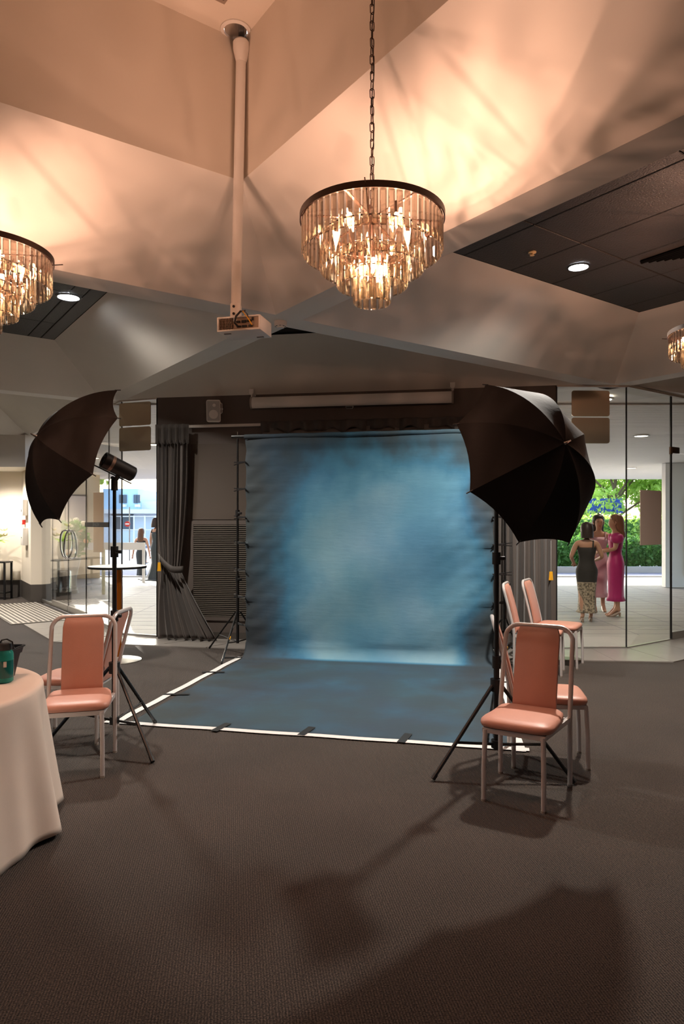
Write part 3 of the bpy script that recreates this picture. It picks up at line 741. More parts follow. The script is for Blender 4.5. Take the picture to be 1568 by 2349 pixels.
# ------------------------------------------------------------------ chandeliers
CR_TIERS = [(.345, 56, -.028), (.256, 42, -.110), (.171, 28, -.192), (.087, 14, -.274)]
CR_LEN, CR_W, CR_T = .166, .0310, .013
def crystal_mesh():
    b = MB(); w_, t_, L_ = CR_W/2, CR_T/2, CR_LEN; c = w_*.62
    sec = [(-w_, 0), (-c, -t_), (c, -t_), (w_, 0), (c, t_), (-c, t_)]
    def ring(z, sx, sy, zc=0):      # zc lowers or lifts the middle so that the ends are roofed, not round
        return [V(x*sx, y*sy, z+zc*(1-abs(x)/w_)) for x, y in sec]
    b.loft([ring(0, .96, .25), ring(-.006, 1, 1, -.014), ring(-L_+.004, 1, 1, .016), ring(-L_, .94, .25)], cap=True); return b
def chandelier(loc, ceil_z, label):
    t = thing('crystal_chandelier', label, 'chandelier', loc, rotz=.1, group='tiered crystal chandeliers')
    m = MB(); R = .360
    m.lathe([(R-.006, -.032), (R, -.032), (R, 0), (R-.006, 0), (R-.006, -.032)], 64); m.build('ring_band', M['ring_bronze'], t)
    m = MB()
    for k in range(3):
        an = k*PI/3; m.box((0, 0, -.012), (2*R-.01, .012, .006), Matrix.Rotation(an, 3, 'Z'))
    for r, n, z in CR_TIERS:
        m.tube([V(r*math.cos(2*PI*k/48), r*math.sin(2*PI*k/48), z+.004) for k in range(48)], .004, 5, closed=True)
        for k in range(3):
            an = k*2*PI/3+.3; m.tube([V(r*math.cos(an), r*math.sin(an), z+.004), V((r+.06)*math.cos(an), (r+.06)*math.sin(an), -.012)], .003, 5)
    m.cyl((0, 0, -.30), (0, 0, .0), .008, n=8)
    m.build('inner_frame', M['ring_bronze'], t)
    first = None
    for r, n, z in CR_TIERS:
        for k in range(n):
            an = 2*PI*k/n
            if CRM: o = bpy.data.objects.new('crystal', CRM[0]); C.objects.link(o); o.parent = t
            else: o = crystal_mesh().build('crystal', M['crystal'], t, smooth=0); CRM.append(o.data)
            o.location = (r*math.cos(an), r*math.sin(an), z); o.rotation_euler = (0, 0, an+PI/2)
    spots = [(.19*math.cos(k*2*PI/5+.2), .19*math.sin(k*2*PI/5+.2), -.075) for k in range(5)]+[(.055*math.cos(k*2*PI/3+.5), .055*math.sin(k*2*PI/3+.5), -.25) for k in range(3)]
    for k, p in enumerate(spots):
        p = Vector(p)
        if len(CRM) < 2:
            s_ = MB(); s_.cyl((0,0,.02), (0,0,.075), .011, n=10); so = s_.build('bulb_socket', M['ring_bronze'], t); CRM.append(so.data)
            b_ = MB(); b_.lathe([(0, -.055), (.004, -.05), (.013, -.02), (.015, 0), (.011, .018), (.008, .024), (0, .024)], 10); bo = b_.build('bulb', M['emit_bulb'], t); CRM.append(bo.data)
        else:
            so = bpy.data.objects.new('bulb_socket', CRM[1]); bo = bpy.data.objects.new('bulb', CRM[2])
            for o in (so, bo): C.objects.link(o); o.parent = t
        so.location = p; bo.location = p
        lname = 'bulb_light' if k < 5 else 'bulb_light_low'; l = bpy.data.lights.get(lname) or bpy.data.lights.new(lname, 'POINT')
        l.energy = BULB_W*(1 if k < 5 else 1.1); l.color = BULB_COL; l.shadow_soft_size = .006
        lo_ = bpy.data.objects.new('bulb_light', l); C.objects.link(lo_); lo_.parent = t; lo_.location = p+V(0, 0, -.012)
    # chain, cable and rose
    h = ceil_z-loc[2]; pitch = .042; n = int((h-.05)/pitch)
    for k in range(n):
        if len(CRM) < 4:
            c_ = MB(); pts = []
            for q in range(14):
                an = 2*PI*q/14; pts.append(V(.0105*math.cos(an), 0, .0155*(1 if math.sin(an) > 0 else -1 if math.sin(an) < 0 else 0)+.0095*math.sin(an)))
            c_.tube(pts, .0027, 5, closed=True); o = c_.build('chain_link', M['ring_bronze'], t); CRM.append(o.data)
        else: o = bpy.data.objects.new('chain_link', CRM[3]); C.objects.link(o); o.parent = t
        o.location = (0, 0, .02+pitch*k); o.rotation_euler = (0, 0, .35+(PI/2)*(k % 2)+.25*math.sin(k*1.7))
    m = MB(); m.tube([V(.006*math.sin(k*.9)+.004, .006*math.cos(k*.7), h*k/40) for k in range(41)], .0028, 5); m.build('cable', M['black_plastic'], t)
    m = MB(); m.lathe([(.06, 0), (.055, -.02), (.02, -.035), (0, -.035)], 24, (0, 0, h)); m.build('ceiling_rose', M['ring_bronze'], t)
    return t
CRM = []
ZC = 3.128
pm = at(853, 490, 3.40); chandelier((pm.x, pm.y, ZC), ZT, 'lit crystal chandelier hanging whole in view before the peach ceiling slope')
pl_ = V((-36-CX)/F*3.8, 3.8, 0); chandelier((pl_.x, pl_.y, ZC-.02), ZT, 'lit crystal chandelier beside the smaller dark tiled coffer')
pr = P(2.50, 2.42); chandelier((pr.x, pr.y, 3.09), ZD, 'crystal chandelier hanging in the dark tiled coffer with the slot vent')

# ------------------------------------------------------------------ ceiling fittings
def downlight(p, r, label, lit, dark):
    t = thing('ceiling_downlight', label, 'light', p)
    m = MB(); m.lathe([(r*(1.18 if dark else 1.28), .0), (r*(1.18 if dark else 1.28), -.006), (r, -.012), (r*.98, .0), (r*(1.18 if dark else 1.28), .0)] , 28)
    m.build('trim_ring', M['black_plastic'] if dark else M['white_plastic'], t)
    if lit:
        m = MB(); m.lathe([(r*.97, -.003), (r*.5, -.003)], 28); m.build('lamp_face', M['emit_down'], t)
        l = bpy.data.lights.new('downlight_lamp', 'SPOT'); l.energy = DOWN_W*lit; l.color = (1, .92, .82); l.spot_size = math.radians(152); l.spot_blend = .7; l.shadow_soft_size = r*.7
        o = bpy.data.objects.new('downlight_lamp', l); C.objects.link(o); o.parent = t; o.location = (0, 0, -.03)
    else:
        m = MB(); pr_ = [(r*.97, 0), (r*.9, .03), (r*.6, .075), (r*.1, .11), (0, .11)]
        m.lathe(pr_, 24); m.build('reflector', M['reflector'], t)
    return t
# hole-free: the reflector of the unlit one sits inside a shallow can below the plaster
downlight((dlp.x, dlp.y, ZT-.002), .080, 'unlit white recessed downlight at the lantern corner above the projector pole', 0, False)
p = ondepthz(1326, 614, ZD-.012); downlight((p.x, p.y, ZD-.002), .085, 'bright white downlight in the large dark tiled coffer', 1, True)
DLR = p
p = ondepthz(157, 683, ZD-.012); downlight((p.x, p.y, ZD-.002), .105, 'bright white downlight in the smaller dark tiled coffer', .75, True)
q = P(-2.6, -7.6); downlight((q.x, q.y, ZD-.002), .085, 'white downlight in the coffer over the lobby', 1.3, True)
q = V(-7.2, 13.95, 2.718); downlight(q, .08, 'added unseen downlight under the bulkhead brightening the lobby wall', .35, False)  # added lamp outside the view, brightens the cream lobby wall
# sprinkler, smoke detector, slot vent, lantern grille
p = ondepthz(1220, 578, ZD)
t = thing('sprinkler', 'tiny cream sprinkler rose on the dark tiled coffer', 'sprinkler', (p.x, p.y, ZD-.03))
m = MB(); m.lathe([(.034, .03), (.034, .022), (.012, .02), (.012, .004), (.02, 0), (0, 0)], 16); m.build('rose', mat('cream_metal', rgb(220, 190, 140), .4), t)
p = ondepthz(643, 738, ZS)
t = thing('smoke_detector', 'round white smoke detector under the beam crossing', 'smoke detector', (p.x, p.y, ZS-.055))
m = MB(); m.lathe([(0, 0), (.03, 0), (.034, .012), (.05, .014), (.055, .03), (.055, .055), (0, .055)], 24); m.build('body', M['white_plastic'], t)
m = MB()
for k in range(8): m.box((.042*math.cos(k*PI/4), .042*math.sin(k*PI/4), .013), (.012, .008, .004), Matrix.Rotation(k*PI/4, 3, 'Z'))
m.build('sensor_slots', M['black_plastic'], t, smooth=0)
M['vent_black'] = mat('vent_black', rgb(7, 7, 7), .9, spec=.05)
q = ondepthz(1530, 600, ZD-.01)
t = thing('slot_vent', 'black multi slot air vent in the large dark tiled coffer', 'vent', (q.x, q.y, ZD-.03))
for k in range(7):
    st = ondepthz(1470+18*k, 601-2.2*k, ZD-.012); d = (E2*.25+(-E1)*-.97).normalized()
    d = (ondepthz(1568, 568, ZD)-ondepthz(1470, 601, ZD)).normalized()
    m = MB(); m.tube([st, st+d*1.3], .019, 6); m.build('slot_bar', M['vent_black'], t, world=True)
p = ondepthz(500, -14, ZT)
t = thing('lantern_grille', 'small grey grille in the lantern ceiling', 'vent', (p.x, p.y-.12, ZT-.012))
m = MB(); m.box(P(0,0)-P(0,0)+E2*0, (.26, .26, .02), Matrix.Rotation(math.atan2(E2.y, E2.x), 3, 'Z')); m.build('grille_frame', mat('grille_grey', rgb(150, 132, 116), .6), t, smooth=0)
m = MB()
for k in range(6): m.box(E1*(-.09+.036*k)+V(0,0,-.012), (.22, .012, .006), Matrix.Rotation(math.atan2(E2.y, E2.x), 3, 'Z'))
m.build('grille_bars', M['tile_border'], t, smooth=0)

# ------------------------------------------------------------------ projector on its pole
DP = 4.74
top = V((553-CX)/F*DP, DP, ZT); bot = at(541, 700, DP)
t = thing('projector_pole', 'long white ceiling pole carrying the projector', 'pole', (top.x, top.y, bot.z))
cup = top-V(0,0,.055)
m = MB(); m.tube([cup-V(0,0,.06), bot], .035, 20); m.build('pole', M['white_plastic'], t, world=True)
m = MB(); m.cyl(top, cup, .02, n=12); m.build('stem', M['black_plastic'], t, world=True)
m = MB(); m.lathe([(.035, -.15), (.057, -.06), (.057, -.015), (.046, 0)], 24, cup); m.build('ceiling_cup', M['white_plastic'], t, world=True)
m = MB(); m.bbox(bot+V(0, 0, -.05), (.07, .07, .11), .008); m.cyl(bot+V(0,0,-.10), bot+V(0,0,-.13), .05, n=16); m.build('bracket', M['white_plastic'], t, world=True)
m = MB()
for dz in (-.02, -.07): m.lathe([(0, -.004), (.009, -.004), (.009, .004), (0, .004)], 10, bot+V(-.01, -.037, dz), (0,-1,0))
m.build('bolt', M['black_plastic'], t, world=True)
pz = CAM_H+(HZ-757)/F*4.62; pc = V(-.675, 4.74, pz)
RP_ = Matrix.Rotation(math.radians(-14), 3, 'Z')
t = thing('projector', 'white ceiling projector with rear vent and cables', 'projector', pc, rot=RP_)
PW, PD, PH = .315, .225, .10
m = MB()        # shell: bottom, sides and top as an open-backed casing
m.bbox((0, 0, .006), (PW, PD, .014), .005); m.bbox((0, 0, PH-.006), (PW, PD, .012), .005)
m.bbox((-PW/2+.007, 0, PH/2), (.014, PD, PH), .005); m.bbox((PW/2-.007, 0, PH/2), (.014, PD, PH), .005); m.bbox((0, PD/2-.007, PH/2), (PW, .014, PH), .005)
m.build('casing', M['white_plastic'], t)
m = MB(); m.box((0, -PD/2+.02, PH/2), (PW-.02, .01, PH-.02)); m.build('rear_panel', mat('warm_grey', rgb(176, 154, 134), .5), t, smooth=0)
m = MB()
for k in range(9): m.box((-PW/2+.02+.011*k, -PD/2+.008, PH/2), (.004, .012, PH-.025))
for k in range(4): m.box((-PW/2+.064, -PD/2+.008, .022+.019*k), (.1, .008, .0025))
m.build('vent_grille', mat('vent_brown', rgb(120, 98, 80), .5), t, smooth=0)
for x, z, w_, h_ in ((-.005, .062, .028, .014), (.035, .062, .03, .016), (.075, .064, .03, .014), (.0, .03, .03, .012), (.04, .03, .032, .014), (.085, .03, .028, .014), (.10, .075, .012, .02)):
    m = MB(); m.bbox((x, -PD/2+.011, z), (w_, .012, h_), .002); m.build('port', M['black_plastic'], t, smooth=0)
m = MB(); m.box((-.03, -PD/2+.013, .078), (.03, .003, .018)); m.build('label_sticker', M['white_tape'], t, smooth=0)
m = MB(); m.tube([V(-.005, -PD/2, .03), V(-.015, -PD/2-.03, .045), V(-.005, -PD/2-.025, .09), V(.02, -PD/2-.01, .125), V(.0, -.03, .155)], .007, 8); m.build('power_cable', M['black_plastic'], t)
m = MB(); m.tube([V(.10, -PD/2-.002, .03), V(.08, -PD/2-.02, .07), V(.04, -PD/2-.02, .12), V(.015, -.05, .15)], .0035, 6); m.build('yellow_cable', M['yellow_tag'], t)
m = MB(); m.tube([V(.085, -PD/2, .05), V(.075, -PD/2-.03, .10), V(.05, -PD/2-.02, .125), V(.03, -.06, .15)], .0035, 6); m.build('signal_cable', M['black_plastic'], t)
m = MB(); m.tube([V(-PW/2-.004, .02, .09), V(-PW/2-.022, -.01, .06), V(-PW/2-.02, -.02, .025), V(-PW/2, -.02, .02)], .006, 6); m.build('side_cable', M['black_plastic'], t)
m = MB(); m.lathe([(.034, 0), (.034, .03), (.026, .03), (.024, .012), (0, .012)], 20, (.07, PD/2-.004, .05), (0,1,0)); m.build('lens', M['black_plastic'], t)
for x, y in ((-.1, -.06), (.09, .07)):
    m = MB(); m.box((x, y, -.003), (.05, .014, .006)); m.build('foot', mat('foot_grey', rgb(120, 118, 116), .5), t, smooth=0)
m = MB(); m.box((.08, -.02, PH+.004), (.09, .09, .006)); m.box((0, .0, PH+.012), (.05, .05, .03)); m.build('mount_plate', M['white_plastic'], t, smooth=0)

# ------------------------------------------------------------------ things on the back wall
A, B = onwall(578, None, .16), onwall(1036, None, .16); zA = zat(578, 924, .16); zB = zat(1036, 911, .16); zs = (zA+zB)/2
sd_ = (B-A).normalized(); sd_.z = 0
t = thing('projection_screen', 'rolled white projection screen case high on the dark wall', 'screen', V(*((A+B)/2).xy, zs))
def along(s, off, z): return V(A.x, A.y, 0)+sd_*s+wn_*off+V(0,0,z)
LEN = (V(B.x,B.y,0)-V(A.x,A.y,0)).length
prof = [(.05*math.cos(k*PI/8)*1.0, .075*math.sin(k*PI/8)) for k in range(16)]
m = MB(); m.loft([[along(0, x, zs+z) for x, z in prof], [along(LEN, x, zs+z) for x, z in prof]], cap=True); m.build('case', M['white_plastic'], t, world=True)
for s_ in (-.008, LEN+.008):
    m = MB(); m.loft([[along(s_-.012, x*1.1, zs+z*1.08) for x, z in prof], [along(s_+.012, x*1.1, zs+z*1.08) for x, z in prof]], cap=True); m.build('end_cap', M['grey_plastic'], t, world=True)
    m = MB(); RW = Matrix.Rotation(math.atan2(sd_.y, sd_.x), 3, 'Z')
    m.box(along(s_, -.06, zs+.12), (.04, .16, .02), RW); m.box(along(s_, -.05, zs+.09), (.02, .1, .07), RW); m.box(along(s_, .0, zs+.155), (.06, .02, .06), RW); m.build('wall_bracket', M['white_plastic'], t, world=True, smooth=0)
hp = along(LEN*.5, .02, zs-.085)
m = MB(); m.tube([hp+sd_*-.05, hp+sd_*-.04+V(0,0,-.03), hp+sd_*.04+V(0,0,-.03), hp+sd_*.05], .005, 6); m.tube([hp+sd_*-.05, hp+sd_*.05], .006, 6); m.build('pull_handle', M['brushed'], t, world=True)

p = onwall(491, 943, .14)
t = thing('wall_speaker', 'white loudspeaker on a bracket on the dark wall', 'speaker', p, rot=Matrix.Rotation(math.radians(-9+12), 3, 'Z') @ Matrix.Rotation(math.radians(8), 3, 'X'))
m = MB(); m.loft([[V(x, y, z) for x, y in ((-.095*s, -.07*s), (.095*s, -.07*s), (.06*s, .1*s), (-.06*s, .1*s))] for z, s in ((-.15, .75), (-.14, .95), (-.12, 1), (.12, 1), (.14, .95), (.15, .75))], cap=True); m.build('cabinet', M['white_plastic'], t)
m = MB(); m.bbox((0, -.072, 0), (.17, .01, .26), .02); m.build('grille', mat('speaker_grille', rgb(176, 172, 168), .6), t)
m = MB(); m.lathe([(.06, 0), (.06, .004), (.045, .004), (.02, .001), (0, .003)], 24, (0, -.077, -.045), (0,-1,0)); m.build('woofer', M['white_plastic'], t)
m = MB(); m.lathe([(.022, 0), (.02, .005), (0, .007)], 16, (.01, -.077, .075), (0,-1,0)); m.build('tweeter', M['white_plastic'], t)
m = MB(); m.tube([V(.07, .05, .12), V(.098, .05, .10), V(.098, .05, -.02), V(.07, .05, -.04)], .008, 6); m.cyl((.1, .06, .03), (.05, .16, .03), .015, n=8); m.build('bracket', M['white_plastic'], t)

m = MB(); a, b_ = onwall(430, None, .13), onwall(598, None, .13); z = zat(515, 976, .13)
m.prism([V(*a.xy,0), V(*b_.xy,0), V(*b_.xy,0)-wn_*.03, V(*a.xy,0)-wn_*.03], z-.018, z+.018)
for px in (436, 515, 592):
    c = onwall(px, None, .07); m.box((c.x, c.y, z+.01), (.02, .14, .014))
tag(m.build('curtain_track', mat('track_white', rgb(214, 208, 200), .4), smooth=0), 'bare white curtain track between the tied curtain and the backdrop', 'curtain rail')

# curtains -----------------------------------------------------------
def curtain_sheet(name, left, right, off, nf, label, mat_, z_top, z_bot, profile=None, amp=.05, n=160, group=None):
    """profile(z01) -> (left shift, right shift, pleat scale); left/right are pixel columns on the wall"""
    a, b_ = onwall(left, None, off), onwall(right, None, off); a.z = b_.z = 0
    t = thing(name, label, 'curtain', V(*((a+b_)/2).xy, z_bot), group=group)
    rows = []; nz = 44
    for j in range(nz+1):
        v = j/nz; z = z_top+(z_bot-z_top)*v
        l, r, k = profile(v) if profile else (0, 0, 1)
        row = []
        for i in range(n+1):
            u = i/n; uu = u
            base = a.lerp(b_, uu); base = base+wdir*(l*(1-u)+r*u)
            ph = 2*PI*nf*u+.6*math.sin(3.1*u*2*PI+v*1.5)
            d = amp*k*(math.sin(ph)+.35*math.sin(2.3*ph+1.1))+.012*math.sin(7*v+9*u)
            row.append(base+wn_*d+wdir*(.012*math.cos(ph)*k)+V(0,0,z))
        rows.append(row)
    m = MB(); m.loft(rows, closed=False); o = m.build('fabric', mat_, t, world=True, smooth=60)
    sm = o.modifiers.new('thick', 'SOLIDIFY'); sm.thickness = .004
    return t, a, b_
ztop = zat(400, 985, .2)
def prof_left(v):
    # gathered by the tie at v=.66, flaring right below
    tie = math.exp(-((v-.66)/.13)**2)
    lft = .03*tie
    if v < .66: r = -.02-.10*(v/.66)**2
    else: r = -.12+.52*((v-.66)/.34)**1.15
    return lft, r, 1-.45*tie
tcl, ca, cb = curtain_sheet('tied_curtain', 364, 432, .2, 7, 'grey curtain gathered with a tieback beside the louvred wall', M['curtain'], ztop, .03, prof_left, .05)
hd = MB(); rows = []
for j in range(5):
    row = []
    for i in range(121):
        u = i/120; ph = 2*PI*5*u
        row.append(ca.lerp(cb, u)+wdir*(-.02+.04*u)+wn_*(.05+.035*max(0, math.sin(ph))**.4+.006*math.sin(9*ph))+V(0,0,ztop+.06-.26*j/4+.012*math.sin(2*ph)*(j == 4)))
    rows.append(row)
hd.loft(rows, closed=False); o = hd.build('pinch_heading', M['curtain_heading'], tcl, world=True, smooth=50); o.modifiers.new('thick', 'SOLIDIFY').thickness = .006
# tieback band
pts0 = onwall(362, 1275, .28); pts1 = onwall(395, 1295, .34); pts2 = onwall(420, 1306, .30)
tb = MB(); W2 = .045
row0, row1 = [], []
for k in range(13):
    u = k/12; c = pts0.lerp(pts1, u*2) if u < .5 else pts1.lerp(pts2, u*2-1); c = c+wn_*(.06*math.sin(PI*u))+V(0,0,-.05*math.sin(PI*u))
    row0.append(c+V(0,0,W2)); row1.append(c-V(0,0,W2))
tb.loft([row0, row1], closed=False); o = tb.build('tieback', M['curtain_heading'], tcl, world=True, smooth=60); o.modifiers.new('thick', 'SOLIDIFY').thickness = .008
ta, tb_, tz = curtain_sheet('straight_curtain', 1105, 1262, .16, 7, 'grey curtain hanging straight behind the chairs', M['curtain'], zat(1200, 975, .16), .03, lambda v: (0, 0, .6+.5*v), .055)
tv = thing('pleated_valance', 'dark pleated valance showing above the blue backdrop', 'curtain', V(*onwall(830, None, .1).xy, zat(830, 1010, .1)))
m = MB(); rows = []
for j in range(6):
    row = []
    for i in range(26*6+1):
        u = i/(26*6); s_ = (u*26) % 1
        d = .0 if s_ > .12 else -.05*(1-abs(s_-.06)/.06)
        a = onwall(600, None, .12).lerp(onwall(1062, None, .12), u); a.z = 0
        row.append(a+wn_*(d+.006*math.sin(j+u*40))+V(0,0,zat(830, 980, .12)-.75*j/5+.02*math.sin(u*23+1)*(j == 0)))
    rows.append(row)
m.loft(rows, closed=False); o = m.build('pleats', mat('valance_cloth', rgb(124, 116, 110), .7), tv, world=True, smooth=35); o.modifiers.new('thick', 'SOLIDIFY').thickness = .004
m = MB(); rows = []
for j in range(5):
    row = []
    for i in range(141):
        u = i/140; a = onwall(598, None, .15).lerp(onwall(1064, None, .15), u); a.z = 0
        row.append(a+wn_*(.025*math.sin(u*90)+.015*math.sin(u*41+2))+V(0,0,zat(830, 961, .15)-(.13+.035*math.sin(u*57)*math.sin(u*11))*j/4))
    rows.append(row)
m.loft(rows, closed=False); o = m.build('gathered_heading', M['curtain_heading'], tv, world=True, smooth=60); o.modifiers.new('thick', 'SOLIDIFY').thickness = .004
# yellow tags on cords
for px, pyt, py0, py1, off, lab in ((365, 1272, 1290, 1310, .36, 'yellow swing tag hanging by the tied curtain'), (1263, 1240, 1311, 1331, .2, 'yellow swing tag hanging at the edge of the straight curtain')):
    c = onwall(px, py1, off); c0 = onwall(px, py0, off); c2 = onwall(px, pyt, off)
    t = thing('swing_tag', lab, 'tag', c)
    m = MB(); h = c0.z-c.z; A_ = [c+wdir*-.027, c+wdir*.027, c+wdir*.018+V(0,0,h), c+wdir*-.018+V(0,0,h)]
    m.loft([A_, [q+wn_*.004 for q in A_]], cap=True); m.build('tag_card', M['yellow_tag'], t, world=True, smooth=0)
    m = MB(); m.tube([c0+wn_*.002, c2+wn_*.002], .002, 5); m.build('cord', M['white_tape'], t, world=True)

# ------------------------------------------------------------------ blue photo backdrop
BL, BR, FL, FR = V(-1.16, 8.15, 0), V(1.69, 7.60, 0), V(-1.70, 5.47, 0), V(1.225, 4.83, 0)
ZB = 2.63
def backdrop_mat():
    m = bpy.data.materials.new('painted_muslin'); m.use_nodes = True; nt = m.node_tree; b = nt.nodes['Principled BSDF']
    b.inputs['Roughness'].default_value = .8; b.inputs['Specular IOR Level'].default_value = .2
    L = nt.links.new
    uv = nt.nodes.new('ShaderNodeUVMap'); sep = nt.nodes.new('ShaderNodeSeparateXYZ'); L(uv.outputs[0], sep.inputs[0])
    def math_(op, a, b_=None, c_=None):
        n = nt.nodes.new('ShaderNodeMath'); n.operation = op
        for k, x in enumerate((a, b_, c_)):
            if x is None: continue
            if isinstance(x, (int, float)): n.inputs[k].default_value = x
            else: L(x, n.inputs[k])
        return n.outputs[0]
    def nz(scale, detail, off, sx=1, sy=1):
        mp = nt.nodes.new('ShaderNodeMapping'); mp.inputs['Scale'].default_value = (sx, sy, 1); mp.inputs['Location'].default_value = (off, off*.7, 0)
        L(uv.outputs[0], mp.inputs[0]); n = nt.nodes.new('ShaderNodeTexNoise'); n.inputs['Scale'].default_value = scale; n.inputs['Detail'].default_value = detail; n.inputs['Roughness'].default_value = .5
        L(mp.outputs[0], n.inputs['Vector']); return n.outputs[0]
    u, v = sep.outputs[0], sep.outputs[1]         # u 0..1 across, v metres/5.4 from the top
    def sm(x, a, b_):
        n = nt.nodes.new('ShaderNodeMapRange'); n.interpolation_type = 'SMOOTHSTEP'; n.inputs[1].default_value = a; n.inputs[2].default_value = b_
        L(x, n.inputs[0]); return n.outputs[0]
    n1, n2, n3 = nz(3.2, 6, 3.1, 1, 1.7), nz(7, 6, 9.2, 1, 1.7), nz(2.2, 5, 5.5, 1, 1.6)
    uw = math_('ADD', u, math_('MULTIPLY', math_('SUBTRACT', n1, .5), .55))
    vw = math_('ADD', v, math_('MULTIPLY', math_('SUBTRACT', n2, .5), .16))
    mask = math_('MULTIPLY', sm(uw, .0, .34), sm(uw, 1.04, .78))
    mask = math_('MULTIPLY', mask, sm(vw, -.04, .13))
    low = sm(v, .496, .484)                           # above the fold
    mask = math_('MULTIPLY', mask, math_('ADD', math_('MULTIPLY', low, .86), .14))
    mask = math_('MULTIPLY', mask, math_('ADD', .18, math_('MULTIPLY', n3, 1.25)))
    strip = math_('MULTIPLY', math_('MULTIPLY', sm(v, .44, .475), sm(v, .497, .485)), math_('MULTIPLY', sm(uw, .0, .25), sm(uw, 1.0, .85)))
    mask = math_('ADD', mask, math_('MULTIPLY', strip, .10))
    flo = math_('MULTIPLY', sm(v, .48, .52), math_('MULTIPLY', sm(n2, .38, .78), .14)); mask = math_('ADD', mask, flo)
    cr = nt.nodes.new('ShaderNodeValToRGB'); e = cr.color_ramp.elements
    e[0].position = 0; e[0].color = rgb(62, 67, 70)
    e[1].position = 1; e[1].color = rgb(128, 162, 178)
    for ps, c in ((.22, (62, 84, 99)), (.5, (68, 116, 144)), (.75, (94, 140, 164))):
        x = e.new(ps); x.color = rgb(*c)
    L(mask, cr.inputs[0])
    hue = nz(3.3, 3, 14.0, 1, 1.6)
    mx = nt.nodes.new('ShaderNodeMix'); mx.data_type = 'RGBA'; mx.blend_type = 'SOFT_LIGHT'; 
    cr2 = nt.nodes.new('ShaderNodeValToRGB'); q = cr2.color_ramp.elements; q[0].position = .35; q[0].color = (.44, .47, .56, 1); q[1].position = .65; q[1].color = (.46, .54, .51, 1); L(hue, cr2.inputs[0])
    mx.inputs[0].default_value = .5; L(cr.outputs[0], mx.inputs[6]); L(cr2.outputs[0], mx.inputs[7])
    L(mx.outputs[2], b.inputs['Base Color'])
    wr = nz(16, 4, 1.0, 1.2, 9); bp = nt.nodes.new('ShaderNodeBump'); bp.inputs['Strength'].default_value = .08; bp.inputs['Distance'].default_value = .02; L(wr, bp.inputs['Height']); L(bp.outputs[0], b.inputs['Normal'])
    return m
bx = (BR-BL).normalized(); bn = V(bx.y, -bx.x, 0)
tbk = thing('photo_backdrop', 'large mottled blue cloth backdrop sweeping from its stands onto the floor', 'backdrop', (BL+BR)/2)
NU, RB = 110, .16
path = []       # (v metres, kind)
vs_list = [ZB*k/60 for k in range(int(60*(ZB-RB)/ZB)+1)]
rows, uvs = [], []
Lv = ZB-RB; La = RB*PI/2
svals = [Lv*k/64 for k in range(64)]+[Lv+La*k/10 for k in range(10)]+[Lv+La+(1.0)*k/30 for k in range(31)]
Ltot = Lv+La+1.0
CLV = [.30, .62, .96, 1.27, 1.60, 1.92, 2.25]
for s_ in svals:
    row = []
    for i in range(NU+1):
        u = i/NU
        back, front = BL.lerp(BR, u), FL.lerp(FR, u)
        edge = min(u, 1-u)
        d = 0.0; pull = 0.0
        if s_ < Lv:
            z = ZB-s_
            near = math.exp(-edge/.05)
            c_ = min(abs(s_-q) for q in CLV)
            d = .012*math.sin(s_*6+u*9)*(1-near)+.006*math.sin(u*60+s_*30)*math.exp(-edge/.12)
            d += near*.012*math.cos(c_*2*PI/.32)*math.exp(-(c_/.06)**2)-.03*near+.016*math.exp(-edge/.10)*math.exp(-(c_/.05)**2)*math.cos(c_*70)
            pull = -.010*math.exp(-edge/.03)*(1-math.cos(2*PI*c_/.32))*.5
            if s_ < .16: d += .018*math.sin(PI*s_/.16)
            if s_ > .12: d -= .006*math.exp(-((s_-.17)/.02)**2)
            p = V(back.x, back.y, z)+bn*d+bx*(pull if u > .5 else -pull)
            # slight inward sag at the foot
        elif s_ < Lv+La:
            an = (s_-Lv)/RB; p = V(back.x, back.y, 0)+bn*(RB*(1-math.cos(an)))+V(0,0,RB*(1-math.sin(an))+.004)
            p += bn*.03*math.exp(-edge/.05)*-1*(1-an/(PI/2))
        else:
            k = (s_-Lv-La)/1.0; st = V(back.x, back.y, 0)+bn*RB; p = st.lerp(V(front.x, front.y, 0), k); p.z = .004+.001*math.sin(u*31+k*17)
        row.append(p); uvs.append((u, (s_ if s_ < Lv+La else Lv+La+(s_-Lv-La)*2.75)/5.4))
    rows.append(row)
m = MB(); m.loft(rows, closed=False); cloth = m.build('cloth', backdrop_mat(), tbk, world=True, smooth=70)
uvl = cloth.data.uv_layers.new(name='UVMap')
for lp in cloth.data.loops: uvl.data[lp.index].uv = uvs[lp.vertex_index]
cloth.modifiers.new('thick', 'SOLIDIFY').thickness = .003
m = MB(); pa, pb = BL+bx*-.16+V(0,0,ZB+.004)-bn*.0, BR+bx*.16+V(0,0,ZB+.004); m.tube([pa, pb], .02, 12); m.build('crossbar', M['black_paint'], tbk, world=True)
m = MB(); rows = []
for i in range(61):
    u = i/60; c = BL.lerp(BR, u)+V(0,0,ZB); rows.append([c+bn*(.028*math.cos(an)+.004)+V(0,0,.028*math.sin(an)-.002+.002*math.sin(u*40)) for an in [math.radians(x) for x in (200, 160, 120, 90, 60, 20, -20, -60, -100)]])
m.loft(rows, closed=False); hem = m.build('rod_pocket', bpy.data.materials['painted_muslin'], tbk, world=True, smooth=70)
uvl = hem.data.uv_layers.new(name='UVMap')
for lp in hem.data.loops: uvl.data[lp.index].uv = ((lp.vertex_index//9)/60, .01)

